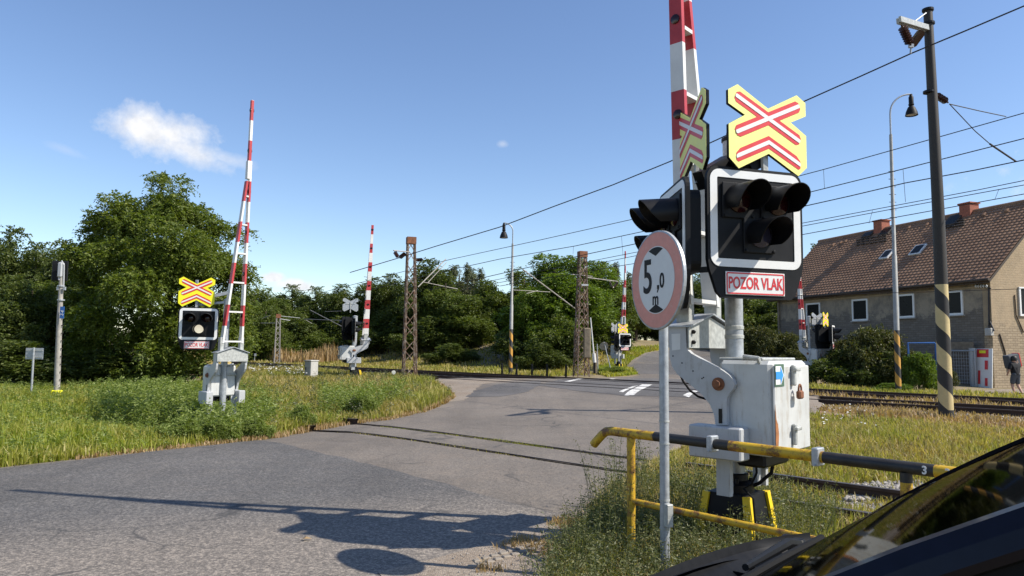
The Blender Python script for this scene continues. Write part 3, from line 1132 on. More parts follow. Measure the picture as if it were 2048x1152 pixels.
def place_barrier(px, py_base, Y, ang, label, z=None):
    b = copy_tree(std)
    p = P(px, py_base, Y)
    b.location = (p.x, p.y, p.z if z is None else z)
    b.rotation_euler = (0, 0, ang)
    b['label'] = label
    return b


# side view from the far side (boom plane seen flat)
mid = place_barrier(707, 757, 33, R(30) + rotz_to((1, 0)) * 0, 'raised barrier seen side on between the small grey cabinet and the rusty lattice mast')
mid.rotation_euler = (0, 0, R(22))
mid.scale = (1.4, -.85, .97)
farc = place_barrier(1237, 741, 44, rotz_to(-V_), 'distant raised barrier beside the far road bend, right of the grey lattice mast')
farr = place_barrier(1621, 768, 31.5, rotz_to(V_), 'raised barrier in front of the hedge and the long brown roofed house')

def near_extras():
    r = near
    a = [c for c in r.children if c.name.startswith('crank_arm')][0]
    q = [loc_px(x, y, LU) for x, y in ((1343, 668), (1361, 667), (1361, 699), (1344, 701))]
    MB().prism([(p.x, LU + .0015, p.z) for p in q], (0, .001, 0)).build('sticker', M['sign_white'], a)
    hs = [loc_px(x, y, LU) for x, y in ((1346, 712), (1364, 726), (1386, 742), (1404, 757), (1407, 755))]
    for p in hs:
        MB().lathe([(.007, 0), (.006, .002), (0, .002)], 8, (p.x, LU + .0005, p.z), Matrix.Rotation(-pi / 2, 3, 'X')).build('screw', M['black'], a)
    pts = [loc_px(x, y, LU - .12) for x, y in ((1358, 742), (1366, 762), (1380, 781), (1396, 793), (1412, 798))]
    MB().tube([(p.x, p.y, p.z) for p in pts], .010, 8).build('cable', M['rubber'], r, True)
    MB().tube([(-.22, .10, .74), (-.24, .12, .60), (-.20, .14, .50), (-.14, .16, .46), (-.24, .20, .40), (-.27, .21, .10), (-.27, .22, -.05)], .010, 8).build('cable', M['rubber'], r, True)
    MB().tube([(-.30, -.10, .74), (-.28, -.08, .58), (-.18, -.05, .48), (-.10, -.02, .44)], .016, 8).build('cable', M['rubber'], r, True)
    for z in (1.72, 1.80, 2.30):
        MB().lathe([(.080, z), (.084, z + .004), (.084, z + .03), (.080, z + .034)], 20).build('mast_band', M['galv_dull'], r, True)
near_extras()

# trail arrow fixed on the near cabinet
def arrow_sign():
    r = thing('trail_marker', B0, 'small square trail sign with white edged blue arrow on the grey drive cabinet', 'sign')
    r.rotation_euler = near.rotation_euler
    x = -.47 - .024
    z1 = loc_px(1537, 722, LU - .06).z
    zc, yc, s = z1 - .115, .235, .18
    MB().box((x - .001, yc, zc), (.004, s, s)).build('plate', M['mark_green'], r)
    h = s / 2
    q = lambda pts, d: [(x - d, yc - a * h, zc + b * h) for a, b in pts]
    MB().prism(q([(-.9, .82), (.28, .82), (.92, 0), (.28, -.82), (-.9, -.82)], .0045), (-.001, 0, 0)).build('arrow_edge', M['white_clean'], r)
    MB().prism(q([(-.9, .34), (.12, .34), (.12, .80), (.72, 0), (.12, -.80), (.12, -.34), (-.9, -.34)], .0075), (-.001, 0, 0)).build('arrow', M['arrow_blue'], r)
arrow_sign()


# ------------------------------------------------------------------ signal heads and crossbucks
def rrect(w, h, r, n=5):
    pts = []
    for cx, cy, a0 in ((w / 2 - r, h / 2 - r, 0), (-w / 2 + r, h / 2 - r, 90), (-w / 2 + r, -h / 2 + r, 180), (w / 2 - r, -h / 2 + r, 270)):
        for k in range(n + 1):
            a = R(a0 + 90 * k / n)
            pts.append((cx + r * cos(a), cy + r * sin(a)))
    return pts


def make_head(frame_y=0):
    """front faces -Y, x to the right seen from the front, origin at the centre of the white frame"""
    r = thing('warning_light', (0, 0, 0), 'x', 'signal light', 'crossing warning lights')
    Wd, Hd = .86, .79
    bd = MB()
    o = rrect(Wd + .05, Hd + .05, .10)
    top = [p for p in o if p[1] > -.25]
    out = [(x, 0, z) for x, z in top]
    # sides run down to a tapered skirt
    right = [(.455, -.34), (.44, -.42), (.375, -.60), (.33, -.645)]
    left = [(-x, z) for x, z in right][::-1]
    up = [(x, z) for x, z in o if z > -.30]
    i0 = max(range(len(up)), key=lambda i: -up[i][0] * 0)
    ring = up + left[::-1][::-1]
    ring = [p for p in o if p[1] > 0]           # right-top to left-top, counter-clockwise
    ring = ring + [(-x, z) for x, z in right] + right[::-1]
    bd.prism([(x, .0, z) for x, z in ring], (0, .035, 0))
    bd.prism([(x * .86, .035, z * .86 - .01) for x, z in rrect(Wd, Hd, .1)], (0, .11, 0))
    body = bd.build('backboard', M['black_matt'], r)
    # white frame ring
    fr = MB()
    oo, ii = rrect(Wd, Hd, .085, 6), rrect(Wd - .13, Hd - .13, .012, 6)
    n = len(oo)
    vs = [(x, -.006, z) for x, z in oo] + [(x, -.006, z) for x, z in ii] + [(x, -.001, z) for x, z in oo] + [(x, -.001, z) for x, z in ii]
    fs = []
    for i in range(n):
        j = (i + 1) % n
        fs += [(i, j, n + j, n + i), (i, 2 * n + i, 2 * n + j, j), (n + i, n + j, 3 * n + j, 3 * n + i)]
    fr.add(vs, fs)
    fr.build('frame', M['white_clean'], r)
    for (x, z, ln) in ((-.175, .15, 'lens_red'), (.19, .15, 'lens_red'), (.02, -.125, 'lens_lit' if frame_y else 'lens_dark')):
        pn = MB().box((x, -.012, z - .005), (.30, .016, .29), None, 0, .006)
        for sx, sz in ((-.13, -.13), (.13, -.13)):
            pn.lathe([(.012, 0), (.012, .012), (.0, .014)], 8, (x + sx, -.02, z + sz), Matrix.Rotation(pi / 2, 3, 'X'))
        mod = pn.build('lamp_panel', M['black_matt'], r)
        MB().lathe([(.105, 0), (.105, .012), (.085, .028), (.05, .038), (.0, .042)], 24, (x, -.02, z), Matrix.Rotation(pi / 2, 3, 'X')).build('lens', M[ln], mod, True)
        # hood: open tube cut away below
        hd = MB()
        rr, nn = .128, 28
        vs, fs = [], []
        for k in range(nn + 1):
            a = R(-38 + 256 * k / nn)
            t_ = abs(a - pi / 2) / R(128)
            ln_ = .30 - .16 * t_ ** 2.2
            for rad, d in ((rr, 0), (rr, 1), (rr - .006, 1), (rr - .006, 0)):
                vs.append((x + rad * cos(a), -.02 - ln_ * d, z + rad * sin(a) - .02 * d * ln_ / .3))
        for k in range(nn):
            for j in range(3):
                fs.append((k * 4 + j, (k + 1) * 4 + j, (k + 1) * 4 + j + 1, k * 4 + j + 1))
        hd.add(vs, fs)
        hd.build('hood', M['black'], mod, True)
    pl = MB().box((-.02, -.006, -.525), (.56, .008, .185), None, 0, .003).build('name_plate', M['white_clean'], r)
    bo = MB()
    for w_, h_, y_ in ((.535, .162, .0),):
        for a, b, c, d in ((-.5, -.5, .5, -.5), (-.5, .5, .5, .5)):
            bo.box((-.02, -.0112, -.525 + b * h_), (w_, .0016, .011))
        for s in (-.5, .5): bo.box((-.02 + s * w_, -.0112, -.525), (.011, .0016, h_ - .012))
    bo.build('border', M['sign_red'], pl)
    text_mesh('lettering', 'POZOR VLAK', .132, M['sign_red'], pl, Vector((-.02, -.0115, -.527)), FACE, .64, .0028)
    return r


def bar_poly(a, b, w, tip=True):
    a, b = Vector(a), Vector(b)
    d = (b - a).normalized()
    n = Vector((-d.y, d.x))
    h = w / 2
    c = h * .55
    return [a + n * c - d * 0, a + n * h + d * c, b + n * h - d * c, b + n * c, b - n * c, b - n * h - d * c, a - n * h + d * c, a - n * c]


def make_cross(y_mat):
    r = thing('crossbuck_sign', (0, 0, 0), 'x', 'warning sign', 'crossbuck warning signs')
    half = [(0, .095), (.31, .255), (.405, .20), (.405, .085), (.24, .01), (.405, -.085), (.405, -.36), (.31, -.44), (0, -.285)]
    ol = half + [(-x, z) for x, z in half[-2:0:-1]]
    MB().prism([(x, 0, z) for x, z in ol], (0, .028, 0)).build('plate_edge', M['black'], r)
    MB().prism([(x * .985, .0285, z * .985) for x, z in ol], (0, .002, 0)).build('plate_back', M['galv'], r)
    MB().prism([(x * 1.004, -.003, z * 1.004) for x, z in ol], (0, .002, 0)).build('plate', y_mat, r)

    def sym(name, w, m, d):
        mb = MB()
        for k, (a, b) in enumerate((((-.335, .165), (.335, -.145)), ((-.335, -.145), (.335, .165)))):
            y = -.004 - d - .0012 * k
            mb.prism([(p.x, y, p.y) for p in bar_poly(a, b, w)], (0, -.0008, 0))
        h = w / 2 * 1.08
        e = .335
        zc, ze = -.19, -.345
        sl = (zc - ze) / e
        k = h * .75
        pts = [(-e, ze + h * .55), (-e + k, ze + k * sl + h), (0, zc + h), (e - k, ze + k * sl + h), (e, ze + h * .55), (e, ze - h * .55), (e - k * .5, ze - h * .8), (0, zc - h), (-e + k * .5, ze - h * .8), (-e, ze - h * .55)]
        mb.prism([(x, -.004 - d, z) for x, z in pts], (0, -.0008, 0))
        mb.build(name, m, r)
    sym('red_bar', .100, M['sign_red'], 0)
    sym('white_bar', .033, M['white_clean'], .003)
    mb = MB()
    mb.box((0, .05, -.22), (.05, .03, .52))
    mb.box((0, .035, -.05), (.5, .02, .03))
    mb.build('bracket', M['galv_dull'], r)
    return r


def put(o, c, nrm, label):
    """front (-Y local) turned to face nrm"""
    o.location = c
    o.rotation_euler = (0, 0, atan2(nrm[1], nrm[0]) + pi / 2)
    o['label'] = label
    return o


def sgroup(o):
    return o


headA = make_head(0)
put(headA, P(1512, 440, 5.72), (.30, -.954), 'large black warning light with white frame on the nearest mast, hoods turned to the right')
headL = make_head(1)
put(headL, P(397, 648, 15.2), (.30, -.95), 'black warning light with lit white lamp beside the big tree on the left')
headB = copy_tree(headA)
put(headB, P(1343, 470, 6.0), (-1.0, -.03), 'black warning light turned to the left, seen edge on behind the height limit sign')
crossA = make_cross(M['yellow'])
put(crossA, P(1536, 240, 5.75), (.38, -.925), 'pale yellow crossbuck sign above the nearest warning light, in full sun')
crossB = copy_tree(crossA)
put(crossB, P(1381, 258, 6.05), (-.998, -.06), 'shaded yellow crossbuck sign turned left beside the striped boom')
headL.scale = (.88, .88, .85)
crossL = make_cross(M['yellow_bright'])
put(crossL, P(394, 576, 15.2), (.30, -.95), 'bright yellow crossbuck sign in front of the big tree on the left')
crossL.scale = (.88, .88, .92)
# arms that hold the near heads on the mast
def head_bracket(name, segs, label, m=None):
    r = thing(name, segs[0][0], label, 'bracket', 'brackets carrying the warning lights')
    mb = MB()
    o = Vector(segs[0][0])
    for a, b, w, h in segs: mb.bar(Vector(a) - o, Vector(b) - o, w, h)
    mb.build('arm', m or M['black'], r)
    return r
mt = near.location + Vector((0, 0, 0))
def extend(parent, name, z0, z1, r_, m):
    return MB().tube([(0, 0, z0), (0, 0, z1)], r_, 20).build(name, m, parent, True)
extend(near, 'mast_extension', 2.95, 3.50, .078, M['galv'])
MB().lathe([(.088, 3.50), (.088, 3.53), (.05, 3.55), (.04, 3.60), (0, 3.60)], 16).build('mast_cap', M['black'], near, True)
q = near.location
head_bracket('light_bracket', [(Vector((q.x - .05, q.y - .06, 3.36)), P(1400, 362, 6.0), .10, .16), (Vector((q.x + .02, q.y - .05, 3.38)), P(1500, 335, 5.86), .12, .10),
                               (P(1500, 335, 5.86), P(1525, 322, 5.86), .05, .09)], 'black bracket carrying the upper edges of both nearest warning lights')
head_bracket('light_bracket', [(Vector((q.x - .05, q.y - .05, 2.42)), P(1378, 541, 6.05), .05, .05)], 'thin black bracket low between the two nearest warning lights')
LBz = -0.3
head_bracket('light_bracket', [(Vector((LB.x, LB.y, 2.82)), P(392, 600, 15.35), .09, .07), (Vector((LB.x, LB.y, 2.62)), P(392, 610, 15.35), .07, .05), (P(394, 560, 15.32), P(394, 622, 15.32), .05, .05)],
             'galvanised bracket holding the left warning light beside its mast', M['galv'])
# far signals
for hx, hy, Y, nn, lab in ((697, 652, 32.8, (-.85, .5), 'grey backed warning light seen from behind on the side on barrier'),
                           (709, 655, 32.6, (.95, .3), 'black warning light seen edge on against the mast of the side on barrier'),
                           (1250, 680, 43.4, (.45, -.9), 'small white framed warning light beside the far road bend'),
                           (1233, 681, 43.6, (-.9, .45), 'small black warning light seen from behind at the far road bend'),
                           (1667, 669, 31.0, (.85, -.52), 'white framed warning light turned right in front of the hedge'),
                           (1645, 668, 31.2, (-.4, .9), 'black backed warning light in front of the house wall')):
    put(copy_tree(headA), P(hx, hy, Y), nn, lab)
for hx, hy, Y, nn, lab, src in ((701, 606, 32.7, (-.35, .94), 'pale grey back of a crossbuck sign at the side on barrier', crossL),
                                (1246, 655, 43.4, (.45, -.9), 'small yellow crossbuck sign beside the far road bend', crossL),
                                (1229, 653, 43.6, (-.7, .7), 'grey back of a small crossbuck sign at the far road bend', crossL),
                                (1651, 635, 31.0, (.75, -.66), 'yellow crossbuck sign turned right in front of the house wall', crossL),
                                (1633, 636, 31.2, (-.5, .87), 'pale back of a crossbuck sign in front of the house wall', crossL)):
    put(copy_tree(src), P(hx, hy, Y), nn, lab)

# ------------------------------------------------------------------ height limit sign
def height_sign():
    c = P(1313.5, 560, 5.2)
    nrm = Vector((-.943, -.334, 0)).normalized()
    back = -nrm
    pc = Vector((c.x, c.y, 0)) + back * .055
    r = thing('height_limit_sign', (pc.x, pc.y, 0), 'round faded height limit sign reading 5,0 m on a galvanised post', 'road sign')
    r.rotation_euler = (0, 0, atan2(nrm.y, nrm.x) + pi / 2)   # front = -Y
    MB().tube([(0, 0, -.1), (0, 0, c.z + .28)], .034, 20).build('post', M['galv'], r, True)
    for z in (.42, .62, 1.02, 1.18): MB().tube([(0, 0, z - .006), (0, 0, z + .006)], .0375, 20).build('clamp_band', M['galv_dull'], r)
    MB().box((0.05, .0, .52), (.05, .05, .16), None, 0, .004).build('clamp', M['galv_dull'], r)
    zc = c.z
    rt = Matrix.Rotation(pi / 2, 3, 'X')
    rad = .365
    MB().lathe([(rad, -.012), (rad, .010), (rad - .012, .012), (rad - .012, .008), (0, .008)], 64, (0, -.05, zc), rt).build('rim', M['galv'], r)
    MB().lathe([(rad - .013, .009), (rad - .013, .0105), (0, .0105)], 64, (0, -.05, zc), rt).build('red_ring', M['faded_red'], r)
    MB().lathe([(.250, .0115), (.250, .0125), (0, .0125)], 64, (0, -.05, zc), rt).build('white_face', M['sign_white'], r)
    for s in (1, -1):
        arc = [(.243 * sin(a), s * .243 * cos(a)) for a in np.linspace(-.42, .42, 9)]
        MB().prism([(x, -.0632, zc + z) for x, z in arc] + [(0, -.0632, zc + s * .178)], (0, -.001, 0)).build('arrow_mark', M['black_matt'], r)
    text_mesh('digit', '5', .36, M['black_matt'], r, Vector((-.115, -.0645, zc + .02)), FACE, .80, .004)
    cm = MB().prism([(x + .012, -.0632, zc + z + .022) for x, z in ((.005, -.062), (.035, -.062), (.035, -.085), (.012, -.118), (.002, -.113), (.014, -.09), (.005, -.09))], (0, -.001, 0))
    cm.build('comma', M['black_matt'], r)
    text_mesh('digit', '0', .15, M['black_matt'], r, Vector((.085, -.0645, zc - .015)), FACE, .85, .003)
    text_mesh('unit', 'm', .135, M['black_matt'], r, Vector((-.005, -.0645, zc - .142)), FACE, .85, .002)
    b = MB()
    b.box((0, -.028, zc + .18), (.30, .025, .03))
    b.box((0, -.028, zc - .18), (.30, .025, .03))
    b.build('bracket', M['galv_dull'], r)
height_sign()

# ------------------------------------------------------------------ guard rail
def guard_rail():
    a = P(1262, 870, 5.82)
    b = P(1806, 930, 4.30)
    d = Vector((b.x - a.x, b.y - a.y, 0))
    L = d.length
    d.normalize()
    r = thing('guard_rail', (a.x, a.y, 0), 'yellow and black tube handrail with rusty patches in front of the nearest barrier', 'handrail', None, atan2(d.y, d.x))
    zt = (a.z + b.z) / 2
    top = [(-.40, 0, zt - .13), (-.37, 0, zt - .10), (-.30, 0, zt - .035), (-.26, 0, zt - .008), (-.20, 0, zt), (L + .9, 0, zt), (L + 1.1, 0, zt - .02), (L + 1.15, 0, zt - .12)]
    MB().tube(top, .037, 14).build('top_rail', M['guard'], r, True)
    for x in (0, L + .015, L * 2 if False else None):
        if x is None: continue
        MB().tube([(x, 0, -.1), (x, 0, zt - .03)], .034, 14).build('post', M['guard'], r, True)
    z2 = P(1265, 1003, 5.8).z
    MB().tube([(.03, 0, z2), (L + 1.0, 0, z2)], .026, 12).build('lower_rail', M['guard'], r, True)
    def joint(x):
        m = MB()
        m.box((x, 0, zt), (.045, .10, .115), None, 0, .006)
        m.tube([(x, -.06, zt - .05), (x, .06, zt - .05)], .008, 6)
        m.build('clamp', M['galv'], r)
    for x in (.75, 1.53): joint(x)
    for i, (x, ch) in enumerate(((2.17, "3"), (2.29, "3"))):
        text_mesh('painted_digit', ch, .065, M['white_clean'], r, Vector((x, -.0375, zt + .0)), FACE, .9, .002)
guard_rail()

# ------------------------------------------------------------------ dark car at the lower right
def car():
    x0, y0, al = 0.0969, 1.8433, 0.7244
    h = Vector((-cos(al), sin(al), 0))
    r = thing('car', (x0, y0, 0), 'dark navy car with wet looking windscreen cut off by the lower right corner', 'car', None, atan2(-sin(al), cos(al)))
    # local: +x to the rear, +y away from the viewer, z up
    hw = lambda p: .80 + .06 * sst((p + .9) / .8) - .05 * sst((p - 2.2) / 1.0)
    def section(p):
        # half profile (q, z) from sill up to the shoulder, then deck
        w = hw(p)
        if p < .38: zs = 1.145 - .42 * (.38 - p) - .30 * max(0, .30 - p) ** 2
        else: zs = 1.145 + .02 * sst((p - .4) / 2)
        zs = max(zs, .56)
        deck = zs
        crown = .02 + .05 * sst((.55 - p) / .3)
        prof = [(w * .86, .24), (w * .97, .32), (w, .55), (w * .985, zs - .20), (w * .955, zs - .09), (w * .90, zs - .02)]
        top = []
        for k in range(1, 7):
            q = w * .90 * (1 - k / 6)
            top.append((q, deck - .02 + crown * (1 - (q / (w * .9)) ** 2)))
        return prof + top
    ps = [-.98, -.94, -.85, -.6, -.35, -.15, .0, .12, .22, .30]
    def loft(stations, secf, keep=None):
        mb = MB()
        rows = []
        for p in stations:
            s = secf(p)
            full = [(p, -q, z) for q, z in s] + [(p, q, z) for q, z in s[-2::-1]]
            rows.append(full)
        k = len(rows[0])
        vs = [v for rw in rows for v in rw]
        fs = [(i * k + j, i * k + j + 1, (i + 1) * k + j + 1, (i + 1) * k + j) for i in range(len(rows) - 1) for j in range(k - 1)]
        mb.add(vs, fs)
        return mb, k, rows
    # hood front with trailing edge bowed
    mb, k, rows = loft(ps, section)
    mb.f.append(tuple(range(k)))
    mb.mi.append(0)
    # bow the hood's trailing edge backwards towards the fenders
    nv = []
    for (x, y, z) in mb.v:
        wgt = sst((x + .6) / .8)
        nv.append((x - .02 * wgt + .10 * wgt * (abs(y) / .75) ** 3, y, z - .05 * sst((x + .3) / .3) * 0))
    mb.v = nv
    body = mb.build('body', M['car'], r, True)
    # flanks and tail behind the hood
    def flank(p):
        w = hw(p)
        zs = 1.15 + .02 * sst((p - .4) / 2)
        return [(w * .86, .24), (w * .97, .32), (w, .55), (w * .985, zs - .20), (w * .955, zs - .09), (w * .92, zs - .01), (w * .86, zs - .015)]
    mb2 = MB()
    st2 = [.30, .4, .8, 1.3, 1.8, 2.3, 2.8, 3.05]
    for sg in (-1, 1):
        rws = [[(p, sg * q, z) for q, z in flank(p)] for p in st2]
        kk = len(rws[0])
        mb2.add([v for w_ in rws for v in w_], [(i * kk + j, i * kk + j + 1, (i + 1) * kk + j + 1, (i + 1) * kk + j) for i in range(len(rws) - 1) for j in range(kk - 1)])
    mb2.box((3.06, 0, .72), (.12, 1.5, .85), None, 0, .05)
    mb2.build('door_panel', M['car'], r, True)
    # windscreen: grid between base curve and roof curve
    def wsbase(q): return Vector((.43 + .02 * (q / .76) ** 2, q, 1.15))
    def wstop(q): return Vector((1.31 + .02 * (q / .64) ** 2, q, 1.695))
    wm = MB()
    nu, nv_ = 18, 10
    vs = []
    for i in range(nv_ + 1):
        t_ = i / nv_
        for j in range(nu + 1):
            s = -1 + 2 * j / nu
            a, b = wsbase(s * .76), wstop(s * .64)
            p = a.lerp(b, t_) + Vector((-.05, 0, .045)) * (4 * t_ * (1 - t_)) * .6
            vs.append(p)
    fs = [(i * (nu + 1) + j, i * (nu + 1) + j + 1, (i + 1) * (nu + 1) + j + 1, (i + 1) * (nu + 1) + j) for i in range(nv_) for j in range(nu)]
    wm.add(vs, fs)
    wm.build('windscreen', M['glass'], r, True)
    # A pillars
    for sg in (-1, 1):
        pil = MB()
        sec = []
        for i in range(9):
            t_ = i / 8
            a, b = wsbase(sg * .76), wstop(sg * .64)
            p = a.lerp(b, t_) + Vector((-.05, 0, .045)) * (4 * t_ * (1 - t_)) * .6
            o = Vector((.0, sg * 1, 0))
            if sg < 0:
                wd = .085
                sec.append([p + Vector((-.002, .004, .002)), p + Vector((.002, -.010, .002)), p + Vector((.012, -.022, -.008)), p + Vector((.020, -.026, -.020)), p + Vector((.024, -.023, -.027)), p + Vector((.015, -.005, -.028)), p + Vector((.0, .0, -.016))])
            else:
                sec.append([p + Vector((-.006, -.004, .006)), p + Vector((.01, .015, .006)), p + Vector((.06, .045, -.01)), p + Vector((.13, .06, -.045)), p + Vector((.14, .05, -.065)), p + Vector((.06, .015, -.055)), p + Vector((.0, .0, -.02))])
        k = 7
        pil.add([v for s in sec for v in s], [(i * k + j, i * k + (j + 1) % k, (i + 1) * k + (j + 1) % k, (i + 1) * k + j) for i in range(8) for j in range(k)])
        pil.build('window_pillar', M['car'], r)
        rb = MB()
        off = Vector((.036, sg * .024, -.044))
        ln_ = [wsbase(sg * .76).lerp(wstop(sg * .64), t_) + Vector((-.05, 0, .045)) * (4 * t_ * (1 - t_)) * .6 for t_ in np.linspace(0, 1, 9)]
        sv = []
        for q_ in ln_:
            sv += [q_ + Vector((.022, sg * .021, -.024)), q_ + Vector((.026, sg * .012, -.030)), q_ + Vector((.044, sg * .014, -.056)), q_ + Vector((.042, sg * .002, -.056))]
        rb.add(sv, [(i * 4 + k_, (i + 1) * 4 + k_, (i + 1) * 4 + k_ + 1, i * 4 + k_ + 1) for i in range(8) for k_ in range(3)])
        rb.build('seal', M['rubber'], r)
        # side glass
        g = MB()
        lo, up = [], []
        for t_ in np.linspace(0, 1, 7):
            up.append(wsbase(sg * .76).lerp(wstop(sg * .64), t_) + Vector((-.05, 0, .045)) * (4 * t_ * (1 - t_)) * .6 + off)
        up += [Vector((1.7, sg * .70, 1.68)), Vector((2.3, sg * .70, 1.64)), Vector((2.8, sg * .69, 1.50))]
        lo = [Vector((p.x, sg * .80, 1.13)) for p in up]
        n_ = len(up)
        g.add(up + lo, [(i, i + 1, n_ + i + 1, n_ + i) for i in range(n_ - 1)])
        g.build('side_window', M['side_glass'], r, True)
    # roof
    rf = MB()
    rows = []
    for p in (0, .2, .5, .9, 1.3, 1.6):
        rows.append([wstop(s * .64) + Vector((p, s * .06 * min(1, p / .3), .03 * sst(p / .7) - .12 * sst((p - .9) / .8))) for s in np.linspace(-1, 1, 13)])
    for w_ in rows:
        w_.insert(0, w_[0] + Vector((0, -.03, -.035)))
        w_.append(w_[-1] + Vector((0, .035, -.035)))
    k = len(rows[0])
    rf.add([v for w_ in rows for v in w_], [(i * k + j, i * k + j + 1, (i + 1) * k + j + 1, (i + 1) * k + j) for i in range(len(rows) - 1) for j in range(k - 1)])
    rf.build('roof', M['car'], r, True)
    # cowl
    cw = MB()
    vs = []
    nq = 20
    for j in range(nq + 1):
        q = -.76 + 1.52 * j / nq
        b = wsbase(q)
        e = Vector((.25 + .16 * (abs(q) / .80) ** 3, q, 1.142))
        for t_, dz in ((0, .022), (.05, .0), (.45, -.035), (.85, -.02), (1.05, .004)):
            p = e.lerp(b, t_)
            vs.append(p + Vector((0, 0, dz)))
    cw.add(vs, [(j * 5 + i, j * 5 + i + 1, (j + 1) * 5 + i + 1, (j + 1) * 5 + i) for j in range(nq) for i in range(4)])
    cw.build('cowl', M['trim'], r, True)
    gr = MB()
    for j in range(9):
        q = -.1 + .55 * j / 8
        gr.box((.33 + .1 * (q / .76) ** 2, q, 1.118), (.07, .006, .012))
    gr.build('cowl_grille', M['black'], r)
    # wipers
    for qa, qb in ((.10, .62), (-.52, .02)):
        w_ = MB()
        pv = Vector((.35 + .08 * (qb / .76) ** 2, qb, 1.13))
        w_.lathe([(.028, 0), (.028, .03), (.015, .045), (0, .046)], 12, pv)
        a = wsbase(qa) + Vector((.045, 0, .075))
        mid_ = (pv + Vector((0, 0, .03))).lerp(a, .25) + Vector((0, 0, .015))
        w_.tube([pv + Vector((0, 0, .03)), mid_, a], [.016, .014, .008], 8)
        arm = w_.build('wiper', M['trim'], r, True)
        bl = MB()
        pts = [wsbase(q) + (wstop(q * .84) - wsbase(q)) * (.045 + .06 * t_) + Vector((-.006, 0, .022)) for t_, q in ((t_, qb - .02 + (qa - .32 - qb) * t_) for t_ in np.linspace(0, 1, 7))]
        bl.tube(pts, .009, 6)
        bl.build('wiper_blade', M['rubber'], arm, True)
    # wheels
    for p in (-.35, 2.2):
        for sg in (-1, 1):
            wl = MB().lathe([(.2, -.10), (.29, -.10), (.32, -.07), (.32, .07), (.29, .10), (.2, .10)], 28, (p, sg * .74, .32), Matrix.Rotation(pi / 2, 3, 'X'))
            wo = wl.build('wheel', M['rubber'], r, True)
            MB().lathe([(.0, -.105), (.19, -.09), (.19, .09), (.0, .105)], 20, (p, sg * .74, .32), Matrix.Rotation(pi / 2, 3, 'X')).build('rim', M['galv'], wo, True)
    # interior
    it = MB()
    it.box((.62, 0, 1.02), (.55, 1.4, .16), None, 0, .06)
    for q in (-.36, .36):
        it.box((1.45, q, .75), (.5, .5, .18), None, 0, .07)
        it.box((1.72, q, 1.08), (.16, .48, .62), Matrix.Rotation(R(14), 3, 'Y'), 0, .06)
        it.box((1.80, q, 1.46), (.09, .26, .16), None, 0, .03)
    it.box((1.6, 0, .42), (2.6, 1.5, .1))
    it.build('interior', M['interior'], r)
    sw = MB()
    ctr = Vector((.98, -.36, 1.12))
    sw.tube([ctr + Vector((.05 * sin(a), .18 * cos(a), .17 * sin(a))) for a in np.linspace(0, 2 * pi, 25)], .015, 8, cap=False)
    sw.build('steering_wheel', M['trim'], r, True)
car()


# ------------------------------------------------------------------ poles, lamps, masts, wires
def insulator(mb, a, b, r_=.07, n=7):
    a, b = Vector(a), Vector(b)
    d = b - a
    rot = d.to_track_quat('Z', 'Y').to_matrix()
    L = d.length
    prof = []
    for k in range(n):
        z = L * (.12 + .76 * k / n)
        prof += [(.03, z), (r_, z + L * .03), (.03, z + L * .08)]
    mb.lathe([(.02, 0)] + prof + [(.02, L)], 12, a, rot)


def catenary_pole():
    g = G(1893, 842)
    g = P(1893, 842, 16.0)
    r = thing('catenary_pole', (g.x, g.y, g.z), 'dark steel pole with spiral black and cream stripes at its foot, right of the crossing', 'catenary pole')
    top = P(1852, 22, 16.0)
    H = top.z - g.z
    mb = MB().tube([(0, 0, -.2), (0, 0, .1), (0, 0, H * .5), (-.06, 0, H)], [.15, .15, .125, .095], 24)
    mb.build('shaft', M['helix_pole'], r, True)
    inv = lambda px, py, Y: P(px, py, Y) - Vector((g.x, g.y, g.z))
    MB().lathe([(.16, .0), (.19, .02), (.17, .12), (.15, .13)], 20, (0, 0, .0)).build('foot_collar', M['black'], r)
    MB().lathe([(.11, H - .02), (.125, H), (.125, H + .05), (.10, H + .06), (0, H + .06)], 20, (-.06, 0, 0)).build('cap', M['black'], r)
    bd = MB()
    for py in (50, 187):
        q = inv(1858, py, 16.0)
        bd.lathe([(.10, q.z), (.125, q.z + .01), (.125, q.z + .06), (.10, q.z + .07)], 16, (q.x, q.y, 0))
    bd.build('band', M['black'], r)
    br = MB()
    A, B_ = inv(1856, 55, 15.9), inv(1800, 38, 14.9)
    br.bar(A, B_, .05, .12)
    br.bar(A + Vector((.0, .1, 0)), B_ + Vector((0, .1, 0)), .05, .12)
    bra = br.build('bracket', M['galv_dull'], r)
    br = MB()
    br.tube([inv(1852, 26, 15.9), inv(1828, 44, 15.4)], .015, 6)
    br.build('stay', M['galv'], r)
    mb = MB()
    Cc = inv(1822, 92, 15.3)
    insulator(mb, inv(1803, 50, 15.0), Cc, .10)
    mb.build('insulator', M['insul'], r, True)
    mb = MB()
    insulator(mb, inv(1843, 64, 15.7), Cc, .10)
    mb.build('insulator', M['insul'], r, True)
    mb = MB()
    mb.tube([Cc, inv(1821, 107, 15.3)], .02, 6)
    mb.box(Cc, (.10, .06, .08))
    mb.build('wire_clamp', M['galv'], r)
    mb = MB()
    insulator(mb, inv(1872, 190, 16.0), inv(1896, 205, 16.3), .085, 4)
    mb.build('insulator', M['insul'], r, True)
    mb = MB()
    a = inv(1899, 208, 16.4)
    mb.tube([a, inv(1950, 262, 17.6), inv(1980, 288, 18.2)], .012, 6)
    mb.tube([inv(1980, 288, 18.2), inv(2032, 323, 19.0)], .024, 8)
    mb.tube([a, inv(1960, 222, 17.6), inv(2012, 233, 18.6)], .012, 6)
    mb.build('cantilever', M['wire'], r)
catenary_pole()


